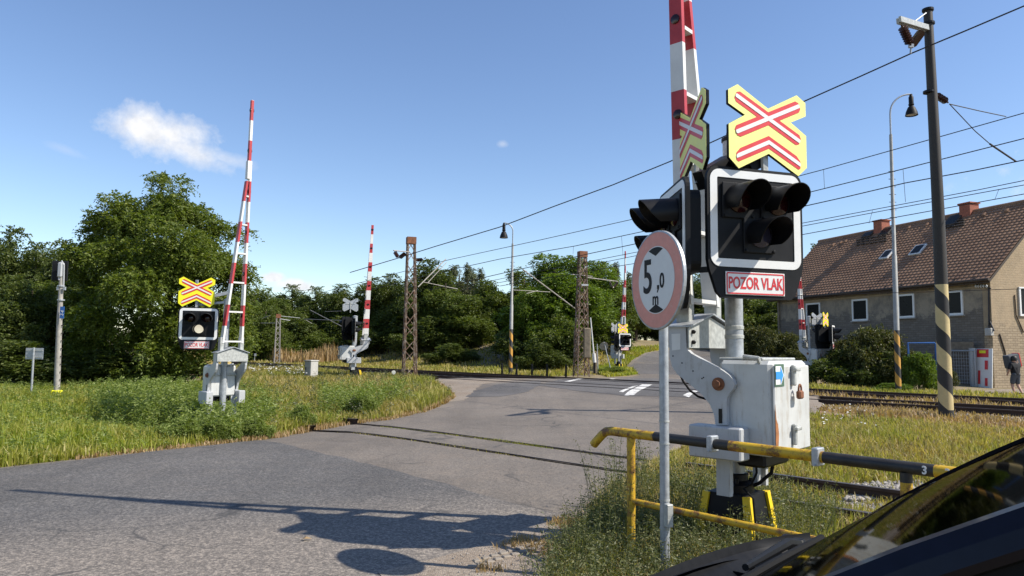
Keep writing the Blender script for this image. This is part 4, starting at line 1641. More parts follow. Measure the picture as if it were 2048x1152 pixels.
def street_lamp(px, py, Y, top_px, top_py, side, label, lamp_px, lamp_py):
    g = P(px, py, Y)
    tp = P(top_px, top_py, Y)
    r = thing('street_lamp', g, label, 'street lamp', 'tall hooked street lamps by the railway')
    H = tp.z - g.z
    dx = tp.x - g.x
    Rr = abs(P(lamp_px, lamp_py, Y).x - tp.x)
    mb = MB()
    zj = H - Rr * .9
    mb.tube([(0, 0, -.2), (dx * .45, 0, H * .45), (dx * .45, 0, H * .45 + .02), (dx * .85, 0, H * .86)], [.105, .085, .07, .055], 16)
    mb.build('shaft', M['helix_lamp'], r, True)
    arc = [(dx * .85, 0, H * .86), (dx * .9, 0, zj - .1)]
    for k in range(9):
        a = pi / 2 * k / 8
        arc.append((dx + side * Rr * .92 * (1 - cos(a)), 0, zj + Rr * .9 * sin(a)))
    MB().tube(arc, .032, 10).build('arm', M['galv'], r, True)
    lx = dx + side * Rr * .95
    lh = MB()
    s = 1.25
    lh.lathe([(0.0, .02), (.05, 0), (.06, -.06 * s), (.085, -.09 * s), (.085, -.30 * s), (.10, -.31 * s), (.10, -.34 * s), (.07, -.36 * s), (.13, -.42 * s), (.20, -.56 * s), (.225, -.66 * s), (.215, -.66 * s), (.19, -.57 * s), (.0, -.46 * s)],
             20, (lx, 0, H))
    lh.build('lamp_shade', M['black_matt'], r, True)
    MB().lathe([(.0, -.58 * s), (.15, -.60 * s), (.19, -.635 * s), (.19, -.63 * s), (.0, -.56 * s)], 20, (lx, 0, H)).build('lamp_glass', M['insul_w'], r, True)
    sp = MB()
    for k in range(10):
        z = H * (.50 + .026 * k)
        sp.tube([(dx * z / H - .13, 0, z), (dx * z / H + .13, 0, z)], .012, 5)
    sp.build('step_bolt', M['wire'], r)
    return r


street_lamp(1021, 745, 38, 1026, 446, -1, 'street lamp with dark shade hanging to the left, before the forest beside the footpath', 1007, 446)
street_lamp(1797, 786, 26.3, 1779, 188, 1, 'street lamp with dark shade hanging to the right in front of the house', 1824, 190)


def lattice_mast(px0, px1, py, tpx0, tpx1, tpy, Y, m, label, segs=9, dense=False):
    g = P((px0 + px1) / 2, py, Y)
    r = thing('lattice_mast', g, label, 'lattice mast', 'lattice masts of the overhead line')
    wb = (P(px1, py, Y) - P(px0, py, Y)).length / 2 / 1.25
    wt = (P(tpx1, tpy, Y) - P(tpx0, tpy, Y)).length / 2 / 1.25
    tp = P((tpx0 + tpx1) / 2, tpy, Y)
    H = tp.z - g.z
    dx = tp.x - g.x
    db, dt = wb * .85, wt * .8
    def cn(sx, sy, t_): return Vector((dx * t_ + sx * (wb + (wt - wb) * t_), sy * (db + (dt - db) * t_), H * t_))
    rot = Matrix.Rotation(R(20), 3, 'Z')
    for sx in (-1, 1):
        for sy in (-1, 1):
            MB().bar(rot @ cn(sx, sy, -.01), rot @ cn(sx, sy, 1), .065, .065).build('leg', m, r)
    lc = MB()
    K = segs
    for k in range(K):
        t0, t1 = k / K, (k + 1) / K
        for (a, b) in (((-1, -1), (1, -1)), ((1, -1), (1, 1)), ((1, 1), (-1, 1)), ((-1, 1), (-1, -1))):
            f_ = (k % 2 == 0)
            p, q = cn(*a, t0 if f_ else t1), cn(*b, t1 if f_ else t0)
            lc.bar(rot @ p, rot @ q, .03, .03)
            if dense:
                p, q = cn(*a, t1 if f_ else t0), cn(*b, t0 if f_ else t1)
                lc.bar(rot @ (p * .985), rot @ (q * .985), .03, .03)
    lc.build('lacing', m, r)
    MB().box(rot @ Vector((dx, 0, H - .12)), (wt * 2 + .1, dt * 2 + .1, .30), rot).build('head', M['rust'], r)
    return r, g


m1, g1 = lattice_mast(803, 834, 753, 814, 831, 476, 30.8, M['lattice'], 'rusty lattice mast with brown head left of the crossing, before the rails', 11)
m2, g2 = lattice_mast(1147, 1178, 751, 1157, 1173, 504, 36, M['lattice'], 'brownish lattice mast across the tracks beside the far road', 10, True)
m3, g3 = lattice_mast(547, 560, 727, 553, 561, 629, 54, M['lattice_grey'], 'distant grey lattice mast beyond the tracks near the small white triangle sign', 9)


def part_px(parent, g, name, m, fn, smooth=False):
    mb = MB()
    fn(mb, lambda px, py, Y: P(px, py, Y) - g)
    return mb.build(name, m, parent, smooth)


def f(mb, q):
    mb.tube([q(820, 504, 30.4), q(787, 501, 29.5)], .025, 6)
part_px(m1, g1, 'bracket', M['lattice_grey'], f)
part_px(m1, g1, 'insulator', M['insul'], lambda mb, q: insulator(mb, q(789, 503, 29.6), q(797, 516, 29.8), .09, 5), True)
part_px(m1, g1, 'insulator', M['insul'], lambda mb, q: insulator(mb, q(810, 507, 30.2), q(799, 516, 29.8), .09, 5), True)
part_px(m1, g1, 'insulator', M['insul'], lambda mb, q: insulator(mb, q(832, 520, 31.0), q(846, 519, 31.4), .08, 5), True)
def f(mb, q):
    mb.tube([q(836, 574, 31), q(892, 518, 32.2)], .024, 8)
    mb.tube([q(846, 564, 31.2), q(915, 578, 32.4)], .015, 8)
    mb.tube([q(855, 566, 31.2), q(893, 525, 32.2)], .015, 6)
part_px(m1, g1, 'cantilever', M['lattice_grey'], f, True)
def f(mb, q):
    mb.tube([q(1150, 617, 36), q(1046, 539, 33.0)], .03, 8)
    mb.tube([q(1100, 584, 34.5), q(1027, 580, 33.0)], .014, 8)
    mb.tube([q(1076, 581, 34), q(1053, 587, 33.4)], .014, 6)
part_px(m2, g2, 'cantilever', M['lattice_grey'], f, True)
def f(mb, q):
    mb.tube([q(1174, 555, 36), q(1236, 563, 37.5)], .025, 6)
    mb.tube([q(1145, 549, 35.8), q(1185, 553, 36.3)], .025, 6)
part_px(m2, g2, 'bracket', M['lattice_grey'], f)
part_px(m2, g2, 'insulator', M['insul'], lambda mb, q: insulator(mb, q(1219, 562, 37), q(1225, 576, 37), .07, 5), True)
part_px(m2, g2, 'insulator', M['insul'], lambda mb, q: insulator(mb, q(1236, 564, 37.4), q(1226, 576, 37), .07, 5), True)
def f(mb, q):
    mb.box(q(1174, 686, 35.8), (.34, .34, 1.5), None, 0, .04)
part_px(m2, g2, 'counterweight', M['wood'], f)
part_px(m2, g2, 'counterweight', M['wood'], lambda mb, q: mb.box(q(1153, 688, 36.4), (.26, .26, 1.4), None, 0, .05))
part_px(m2, g2, 'guide_plate', M['white'], lambda mb, q: mb.box(q(1170, 570, 35.7), (.34, .05, .08)))
def f(mb, q):
    mb.tube([q(562, 638, 54), q(580, 641, 54)], .03, 6)
    mb.tube([q(600, 636, 54), q(560, 632, 54)], .02, 6)
part_px(m3, g3, 'bracket', M['white'], f)

# arms that belong to the left-hand masts hidden in the trees
def free_cantilever(segs, label):
    o = Vector(P(*segs[0][0]))
    r = thing('catenary_support', o, label, 'overhead line arm', 'white overhead line arms in front of the forest')
    mb = MB()
    for a, b, rad in segs: mb.tube([P(*a) - o, P(*b) - o], rad * .6, 6)
    mb.build('tube', M['lattice_grey'], r, True)
free_cantilever([((608, 638, 50), (690, 641, 44), .035), ((620, 620, 50), (690, 656, 44), .03), ((650, 623, 48), (682, 622, 46), .025), ((612, 640, 50), (624, 647, 50), .03)], 'white overhead line arms behind the side on barrier mast')
free_cantilever([((522, 646, 56), (552, 646, 54), .04), ((524, 637, 56), (540, 631, 55), .035)], 'short white overhead line arm left of the distant grey mast')

WN = Vector((NX, NY, 0))


def wire(pts, n, rad, label, drops=()):
    P0 = WN * n
    q = [onplane(x, y, P0, WN) for x, y in pts]
    # smooth through the points
    out = []
    for i in range(len(q) - 1):
        p0, p1, p2, p3 = q[max(i - 1, 0)], q[i], q[i + 1], q[min(i + 2, len(q) - 1)]
        for k in range(6):
            t_ = k / 6
            a = (p1 - p0) if i > 0 else (p2 - p1)
            out.append(p1.lerp(p2, t_))
    out.append(q[-1])
    o = out[0].copy()
    r = thing('overhead_wire', o, label, 'wire', 'overhead railway wires')
    MB().tube([p - o for p in out], rad, 6).build('strand', M['wire'], r)
    for a, b in drops:
        MB().tube([onplane(*a, P0, WN) - o, onplane(*b, P0, WN) - o], .006, 5).build('dropper', M['wire'], r)
    return r


wire([(700, 545), (797, 516), (870, 493), (1000, 454), (1110, 412), (1225, 370), (1340, 323), (1450, 272), (1612, 201), (1720, 153), (1822, 107), (1930, 62), (2048, 12), (2300, -98)], 17.7, .016, 'topmost overhead wire running from the rusty lattice mast up past the striped pole')
wire([(640, 586), (900, 519), (1080, 480), (1263, 439), (1440, 394), (1647, 339), (1800, 296), (2048, 226), (2300, 158)], 19.5, .011, 'overhead wire second from the top, passing behind the lamp')
wire([(700, 590), (900, 540), (1000, 518), (1150, 492), (1300, 460), (1450, 426), (1629, 382), (1806, 338), (2048, 277), (2300, 215)], 20.9, .013, 'overhead wire third from the top, with droppers over the near track',
     (((1147, 492), (1146, 508)), ((1243, 472), (1246, 512)), ((1647, 339), (1649, 377)), ((1806, 338), (1811, 404))))
wire([(860, 580), (1020, 543), (1180, 507), (1279, 486), (1450, 450), (1606, 413), (1700, 392), (1810, 366), (1951, 340), (2048, 320), (2300, 268)], 20.9, .014, 'contact wire over the near track, fourth from the top')
wire([(900, 578), (1060, 546), (1193, 520), (1269, 505), (1450, 475), (1606, 446), (1780, 413), (1960, 379), (2048, 361), (2300, 312)], 24.9, .012, 'overhead wire over the far track, upper one of the close pair')
wire([(900, 585), (1060, 553), (1200, 526), (1269, 512), (1450, 480), (1606, 452), (1780, 419), (1960, 386), (2048, 370), (2300, 322)], 24.9, .012, 'overhead wire over the far track, lower one of the close pair', (((1745, 421), (1738, 447)), ((1998, 378), (1990, 398))))
wire([(1000, 572), (1213, 536), (1263, 528), (1450, 496), (1606, 469), (1800, 433), (2048, 388), (2300, 342)], 24.9, .013, 'contact wire over the far track, lowest in front of the sky')
wire([(1560, 592), (1700, 588), (1880, 583), (2060, 577)], 25.8, .010, 'thin cable running along the house front below the eaves')

# ------------------------------------------------------------------ railway signal mast and small signs on the left
def signal_mast():
    Y = 21.5
    g = P(113, 797, Y)
    r = thing('railway_signal', (g.x, g.y, 0), 'tall grey railway signal seen from behind with a blue plate, on a yellow foot', 'railway signal')
    q = lambda px, py, dy=0: P(px, py, Y + dy) - Vector((g.x, g.y, 0))
    MB().tube([(0, 0, 0), q(119, 640), q(124, 530)], [.085, .075, .055], 14).build('mast', M['lattice_grey'], r, True)
    MB().box((0, 0, .12), (.24, .24, .30), None, 0, .03).build('foot', M['yellow_bright'], r)
    st = MB()
    for k in range(10):
        p = q(113.5 + (120 - 113.5) * k / 9, 775 - 140 * k / 9)
        st.tube([p, p + Vector((.13, -.03, 0))], .014, 5)
    st.build('step_bolt', M['wire'], r)
    MB().box(q(120, 542, .15), (.44, .05, .62), Matrix.Rotation(R(15), 3, 'Z'), 0, .02).build('backboard', M['black_matt'], r)
    hb = MB().box(q(122, 540, -.02), (.14, .16, .46), None, 0, .03)
    hb.tube([q(118, 560, -.05), q(118, 530, -.05), q(124, 522, -.05), q(128, 530, -.05), q(127, 575, 0)], .022, 8)
    hb.build('lamp_housing', M['grey'], r)
    for py in (572, 600): MB().lathe([(.10, -.02), (.10, .02)], 12, q(122, py)).build('clamp', M['galv'], r)
    for px in (116, 129): MB().box(q(px, 577, -.05), (.06, .06, .1)).build('bracket', M['galv'], r)
    bp = MB().box(q(124, 625, -.12), (.12, .02, .36)).build('blue_plate', M['blue'], r)
    text_mesh('lettering', '2-4', .15, M['white_clean'], bp, q(124, 626, -.135), FACE @ Matrix.Rotation(R(80), 3, 'Z'), .8)
signal_mast()


def back_sign(px, py, tpx, tpy, w, h, Y, label, rnd=False, bx=None):
    g = P(px, py, Y)
    r = thing('road_sign', g, label, 'road sign')
    t_ = P(tpx, tpy, Y) - g
    MB().tube([(0, 0, -.1), t_], .03, 10).build('post', M['galv'], r, True)
    if rnd:
        MB().lathe([(w / 2, -.01), (w / 2, .01), (0, .01)], 32, t_ + Vector((bx or 0, .04, -h * .5)), Matrix.Rotation(pi / 2, 3, 'X') @ Matrix.Rotation(R(25), 3, 'X')).build('plate', M['lattice_grey'], r)
    else:
        MB().box(t_ + Vector((bx or 0, .045, -h * .55)), (w, .02, h), None, 0, .006).build('plate', M['galv'], r)
        b = MB()
        for d in (.2, .8): b.box(t_ + Vector((bx or 0, .03, -h * .05 - h * d)), (w * .95, .015, .03))
        b.build('stiffener', M['galv_dull'], r)
    return r


back_sign(62, 797, 68, 695, .54, .34, 21.5, 'grey back of a rectangular sign on a thin post at the far left')
s = back_sign(1222, 738, 1208, 684, .5, .5, 41, 'round sign seen from behind on a leaning post by the far road', True)
back_sign(508, 727, 510, 707, .2, .2, 56, 'tiny white marker sign beyond the tracks below the big tree')


def misc_left():
    # cable cabinet
    g = P(622, 757, 31)
    r = thing('cable_cabinet', g, 'small pale grey cable cabinet standing in the grass before the tracks', 'cabinet', None, R(-35))
    MB().box((0, 0, .32), (.42, .40, .86), None, 0, .015).build('body', M['concrete'], r)
    MB().box((0, -.205, .36), (.34, .012, .70)).build('door', M['grey'], r)
    MB().box((-.1, -.215, .42), (.04, .015, .14)).build('handle', M['black'], r)
    MB().box((0, 0, .77), (.47, .45, .05), None, 0, .01).build('lid', M['concrete'], r)
    # small round disc
    g = P(787, 762, 30)
    r = thing('round_marker', g, 'small yellowish round disc on a short stick beside the rusty lattice mast', 'marker')
    MB().tube([(0, 0, 0), (0, 0, .36)], .015, 8).build('stick', M['rust'], r)
    MB().lathe([(.085, -.01), (.085, .01), (0, .01)], 20, (0, -.02, .36), Matrix.Rotation(pi / 2, 3, 'X')).build('disc', M['lens_clear'], r)
    # yellow hut under the tree
    g = P(408, 738, 36)
    r = thing('hut', g, 'pale yellow hut wall half hidden below the big tree', 'hut', None, R(15))
    MB().box((0, 1.5, .9), (1.9, 3, 2.1)).build('wall', M['wall_yellow'], r)
    MB().box((0, 1.5, 2.03), (2.3, 3.4, .16), None, 0, .03).build('roof', M['timber'], r)
    # bollards across the track
    first = None
    labs = ['leftmost black post of the row beside the far track', 'black post standing just right of the street lamp foot', 'middle black post of the row beside the far track', 'black post second from the right in the row by the far track', 'rightmost black post of the row, next to the lattice mast']
    for px, lab in zip((1004, 1033, 1064, 1094, 1132), labs):
        g = P(px, 749, 36.5)
        g.z = T(g.x, g.y)
        if first is None:
            first = thing('track_post', g, lab, 'post', 'black posts along the far track')
            MB().tube([(0, 0, 0), (0, 0, .62)], .055, 10).lathe([(.06, .62), (.06, .645), (0, .66)], 10).build('shaft', M['black_matt'], first)
            o = first
        else:
            o = copy_tree(first)
            o.location = g
            o['label'] = lab
    g = P(1190, 738, 39)
    r = tag(MB().box((0, 0, .35), (.2, .2, 1.2), None, 0, .02).build('wooden_post', M['wood']), 'short weathered wooden post beside the grey lattice mast', 'post')
    r.location = g
    g = P(1189, 725, 38.5)
    r = thing('white_pole', g, 'thin white pole with thick lower sleeve right of the lattice mast', 'pole')
    e = P(1181, 635, 38.5) - g
    MB().tube([(0, 0, 0), e * .2, e * .2, e], [.10, .10, .04, .03], 10).build('shaft', M['white'], r, True)
    MB().tube([Vector((0, 0, -.6)), Vector((0, 0, 0))], .05, 8).build('foot', M['black_matt'], r)
    g = P(1196, 735, 41)
    r = thing('thin_post', g, 'thin grey post left of the round sign by the far road', 'post')
    MB().tube([(0, 0, -.3), (-.05, 0, 1.35)], .03, 8).build('shaft', M['galv'], r)
    g = P(1275, 705, 60)
    r = thing('marker_post', g, 'slim dark post in the far grass beside the road bend', 'post')
    MB().tube([(0, 0, -.6), (0, 0, .75)], .05, 8).build('shaft', M['wood'], r)
misc_left()


# ------------------------------------------------------------------ the long house on the right
def house():
    d = Vector((-.298, .954, 0)).normalized()       # along the front, away
    p = Vector((d.y, -d.x, 0))                      # into the house (to the right)
    C0 = P(1990, 780, 31.7)
    zg = T(C0.x, C0.y)
    C0.z = zg
    L, Wd = 14.6, 7.4
    r = thing('house', C0, 'long old house with brown tiled roof and patchy plaster walls beside the railway', 'house', None, atan2(p.y, p.x))
    # local x = into the house, y = along the front (away)
    ez = onplane(1993, 543, C0, p).z - zg
    rz_ = ez + 3.5
    loc = lambda px, py: ((lambda v: Vector((0, (v - C0).dot(d), v.z - zg)))(onplane(px, py, C0, p)))
    x1 = Wd
    fw_ = MB()
    fw_.box((.2, L / 2, ez / 2 - .2), (.4, L - .82, ez + .4))
    wall = fw_.build('front_wall', M['wall_front'], r)
    gb = MB()
    gb.prism([(0, 0, -.4), (x1, 0, -.4), (x1, 0, ez), (x1 / 2, 0, rz_), (0, 0, ez)], (0, .4, 0))
    gab = gb.build('gable_wall', M['wall_gable'], r)
    gb = MB().prism([(0, L, -.4), (x1, L, -.4), (x1, L, ez), (x1 / 2, L, rz_), (0, L, ez)], (0, -.4, 0))
    gb.build('gable_wall', M['wall_front'], r)
    MB().box((x1 - .2, L / 2, ez / 2 - .2), (.4, L - .82, ez + .4)).build('rear_wall', M['wall_front'], r)
    # tiled roof slopes as real corrugated sheets
    for sg in (1, -1):
        nrows, ncol = 25, int((L + .7) / .235)
        sub = 6
        vs, fs = [], []
        run, rise = x1 / 2 + .45, rz_ + .12 - (ez - .38)
        k = ncol * sub + 1
        for i in range(nrows):
            for e in (0, 1):
                t_ = (i + e) / nrows
                drop = .030 if e == 0 else 0.0
                for j in range(k):
                    y = -.35 + (L + .7) * j / (k - 1)
                    ph = (j % sub) / sub
                    w_ = .030 * abs(sin(pi * ph)) ** 1.0
                    x = -.45 + run * t_
                    z = ez - .38 + rise * t_
                    nx_, nz_ = -rise / sqrt(run * run + rise * rise), run / sqrt(run * run + rise * rise)
                    hgt = .05 + w_ + (drop if e == 0 else 0)
                    xx = x + nx_ * hgt
                    if sg < 0: xx = x1 - xx
                    vs.append((xx, y, z + nz_ * hgt))
        for rr in range(nrows * 2 - 1):
            for j in range(k - 1):
                fs.append((rr * k + j, rr * k + j + 1, (rr + 1) * k + j + 1, (rr + 1) * k + j))
        m_ = MB()
        m_.add(vs, fs)
        m_.build('roof_slope', M['roof'], r, fix=True)
        un = MB()
        a = [(-.40, -.30, ez - .36), (x1 / 2, -.30, rz_ + .10)]
        if sg < 0: a = [(x1 - x, y, z) for x, y, z in a]
        un.prism([Vector(a[0]), Vector(a[1]), Vector(a[1]) + Vector((0, L + .6, 0)), Vector(a[0]) + Vector((0, L + .6, 0))], (0, 0, -.14))
        un.build('roof_boards', M['timber'], r)
    MB().tube([(x1 / 2, -.36, rz_ + .17), (x1 / 2, L + .36, rz_ + .17)], .12, 10).build('ridge_cap', M['roof'], r)
    gt = MB()
    gt.tube([(-.5, -.35, ez - .36), (-.5, L + .35, ez - .40)], .07, 8)
    gt.build('gutter', M['timber'], r)
    MB().tube([(-.08, L - .25, ez - .5), (-.08, L - .25, -.1)], .05, 8).build('downpipe', M['wood'], r)
    br = MB()
    for k in range(14): br.box((-.22, .4 + k * 1.0, ez - .30), (.5, .12, .16))
    br.build('rafter_end', M['timber'], r)
    bgd = MB().box((-.02, L / 2 + .0, ez - .62), (.05, L - 1.0, .10), None, 0, .015)
    bgd.build('cornice', M['wall_gable'], wall)
    # front windows
    for (xa, ya, xb, yb) in ((1889, 580, 1926, 631), (1798, 587, 1829, 636), (1706, 597, 1736, 642), (1614, 605, 1641, 650)):
        a, b = loc(xa, yb), loc(xb, ya)
        yc, zc = (a.y + b.y) / 2, (a.z + b.z) / 2
        w_, h_ = abs(a.y - b.y), abs(b.z - a.z)
        wf = MB()
        fwid = .09
        for s in (-1, 1):
            wf.box((-.02, yc + s * (w_ / 2 - fwid / 2), zc), (.09, fwid, h_))
            wf.box((-.02, yc, zc + s * (h_ / 2 - fwid / 2)), (.088, w_ - 2 * fwid, fwid))
        wo = wf.build('window', M['white_clean'], r)
        MB().box((-.005, yc, zc), (.03, w_ - .15, h_ - .15)).build('pane', M['pane'], wo)
        MB().box((-.05, yc, zc - h_ / 2 - .03), (.16, w_ + .12, .05)).build('sill', M['concrete'], wo)
        MB().prism([(-.008, yc + (w_ / 2 + .12) * cos(t_), zc + h_ / 2 + .0 + .22 * sin(t_)) for t_ in np.linspace(0, pi, 9)], (.02, 0, 0)).build('lintel', M['wall_gable'], wo)
    # gable window
    gp = lambda px, py: ((lambda v: Vector(((v - C0).dot(p), 0, v.z - zg)))(onplane(px, py, C0, d)))
    a, b = gp(2038, 632), gp(2062, 575)
    wf = MB()
    xc, zc, w_, h_ = (a.x + b.x) / 2 + .1, (a.z + b.z) / 2, 1.0, abs(b.z - a.z)
    for s in (-1, 1):
        wf.box((xc + s * (w_ / 2 - .045), -.02, zc), (.09, .09, h_))
        wf.box((xc, -.02, zc + s * (h_ / 2 - .045)), (w_ - .18, .088, .09))
    wo = wf.build('window', M['white_clean'], r)
    MB().box((xc, -.005, zc), (w_ - .15, .03, h_ - .15)).build('pane', M['pane'], wo)
    # roof plane frame for skylights
    run, rise = x1 / 2 + .45, rz_ + .12 - (ez - .38)
    ln = sqrt(run * run + rise * rise)
    Rn = Vector((-rise / ln, 0, run / ln))
    wR = r.rotation_euler.to_matrix() if False else Matrix.Rotation(atan2(p.y, p.x), 3, 'Z')
    P0 = C0 + wR @ Vector((-.45, 0, ez - .38))
    Nw = wR @ Rn
    rp = lambda px, py: wR.inverted() @ (onplane(px, py, P0, Nw) - C0)
    rot = Matrix((Vector((run / ln, 0, rise / ln)), Vector((0, 1, 0)), Rn)).transposed()
    for px, py, w_, h_, lit in ((1776, 512, .62, .75, 1), (1838, 503, .70, .80, 1), (1774, 466, .75, .62, 0), (1738, 472, .75, .5, 0), (1908, 444, .80, .9, 0)):
        c = rp(px, py) + Rn * .12
        s = MB().box(c, (h_, w_, .10), rot, 0, .012)
        so_ = s.build('skylight', M['white'] if lit else M['timber'], r)
        MB().box(c + Rn * .055, (h_ - .16, w_ - .16, .012), rot).build('pane', M['pane'], so_)
    for px, py in ((1683, 488), (1668, 492), (1693, 485), (1820, 458), (1856, 452), (1970, 432), (2016, 424)):
        c = rp(px, py) + Rn * .10
        MB().box(c, (.26, .2, .14), rot, 0, .05).build('vent_tile', M['roof'], r)
    for px0, px1_, pyt, pyb in ((1750, 1777, 443, 462), (1928, 1949, 409, 432)):
        # chimney on the ridge line
        mid_ = (px0 + px1_) / 2
        q = onplane(mid_, pyb, C0 + p * (x1 / 2), p)
        yc = (q - C0).dot(d)
        top = onplane(mid_, pyt, C0 + p * (x1 / 2), p).z - zg
        ch = MB().box((x1 / 2, yc, (rz_ - .3 + top) / 2), (.62, .62, top - rz_ + .3))
        cho = ch.build('chimney', M['brick'], r)
        MB().box((x1 / 2, yc, top + .04), (.74, .74, .08), None, 0, .015).build('chimney_cap', M['brick'], cho)
    # snow guards: short dark lattices near the chimneys
    sg_ = MB()
    for px, py, n_ in ((1745, 483, 7), (1900, 452, 7)):
        for k in range(n_):
            for j in range(3):
                c = rp(px - 26 + 9 * k, py - 1.4 * k + 5 * j) + Rn * .13
                sg_.box(c, (.08, .20, .10), rot)
    sg_.build('snow_guard', M['timber'], r)
    # cable, insulators and meter box on the wall
    cb = MB()
    for a, b in (((1979, 577), (1980, 660)), ((1955, 570), (1983, 577)), ((1980, 640), (1990, 662))):
        A, B_ = loc(*a), loc(*b)
        cb.tube([A + Vector((-.05, 0, 0)), B_ + Vector((-.05, 0, 0))], .035, 6)
    cb.build('cable', M['wire'], r)
    ins = MB()
    for px in (1956, 1961, 1966, 1971, 1977):
        A = loc(px, 574)
        ins.lathe([(.02, -.04), (.05, 0), (.05, .06), (.02, .10)], 10, A + Vector((-.12, 0, 0)))
    ins.build('porcelain_insulator', M['insul_w'], r, True)
    MB().box(loc(1982, 664) + Vector((-.10, 0, 0)), (.2, .30, .34), None, 0, .02).build('meter_box', M['concrete'], r)
    cr = MB()
    A = gp(2000, 668)
    cr.tube([gp(1998, 668) + Vector((0, -.03, 0)), gp(2008, 700) + Vector((0, -.03, 0)), gp(2016, 740) + Vector((0, -.03, 0))], .03, 6)
    cr.tube([gp(2028, 590) + Vector((0, -.03, 0)), gp(2031, 630) + Vector((0, -.03, 0)), gp(2046, 665) + Vector((0, -.03, 0))], .025, 6)
    cr.build('downlead', M['timber'], r)
    return C0, d, p
HC0, Hd, Hp = house()


def by_house():
    # things that lean against or stand before the front
    def at(px, py, off):
        v = onplane(px, py, HC0 - Hp * off, Hp)
        return v
    ang = atan2(Hp.y, Hp.x)
    g = at(1970, 780, .35)
    g.z = T(g.x, g.y)
    r = thing('advert_board', g, 'tall white and red advert board leaning on the house corner', 'board', None, ang)
    tilt = Matrix.Rotation(R(4), 3, 'Y')
    MB().box((0, 0, .85), (.05, .80, 1.75), tilt, 0, .01).build('panel', M['white_clean'], r)
    MB().box((-.03 + .05, .05, 1.52), (.012, .56, .36), tilt).build('red_header', M['sign_red'], r)
    MB().box((.008, .05, 1.58), (.012, .30, .12), tilt).build('yellow_badge', M['yellow_bright'], r)
    MB().box((-.035, -.14, 1.0), (.012, .14, .40), tilt).build('red_stripe', M['sign_red'], r)
    MB().box((-.065, .20, .45), (.012, .10, .60), tilt).build('red_stripe', M['sign_red'], r)
    MB().box((-.08, -.14, .25), (.012, .12, .35), tilt).build('red_stripe', M['sign_red'], r)
    g = at(1948, 780, .5)
    g.z = T(g.x, g.y)
    r = thing('metal_sheet', g, 'bright curved metal sheet standing beside the advert board', 'metal sheet', None, ang)
    MB().prism([(.12 * cos(a), .15 * sin(a), 0) for a in np.linspace(pi * .5, pi * 1.5, 9)] + [(.10 * cos(a), .13 * sin(a), 0) for a in np.linspace(pi * 1.5, pi * .5, 9)], (0, 0, 1.72)).build('sheet', M['galv'], r)
    g = at(1915, 778, .6)
    g.z = T(g.x, g.y)
    r = thing('mesh_fence', g, 'grey wire mesh panel beside the striped pole before the house wall', 'fence', None, ang)
    mb = MB()
    for k in range(15): mb.tube([(0, -.9 + 1.8 * k / 14, .05), (0, -.9 + 1.8 * k / 14, 1.5)], .008, 4)
    for k in range(10): mb.tube([(0, -.9, .1 + 1.4 * k / 9), (0, .9, .1 + 1.4 * k / 9)], .008, 4)
    mb.build('mesh', M['galv'], r)
    fm = MB()
    for s in (-1, 1): fm.tube([(0, s * .92, 0), (0, s * .92, 1.55)], .025, 8)
    fm.tube([(0, -.92, 1.55), (0, .92, 1.55)], .03, 8)
    fm.build('frame', M['galv'], r)
    MB().box((.15, 0, 1.75), (.03, 1.5, .4)).build('board', M['wood'], r)
    # blue pipe frame in the bushes
    v0, v1 = P(1816, 686, 28.5), P(1871, 686, 28.3)
    g = Vector((v1.x, v1.y, T(v1.x, v1.y)))
    r = thing('pipe_frame', g, 'blue pipe frame standing among the bushes left of the striped pole', 'frame')
    MB().tube([(0, 0, 0), (0, 0, v1.z - g.z - .06), (-.04, 0, v1.z - g.z), (v0.x - v1.x, v0.y - v1.y, v0.z - g.z), (v0.x - v1.x, v0.y - v1.y, 0)], .04, 10).build('tube', M['blue'], r)
by_house()


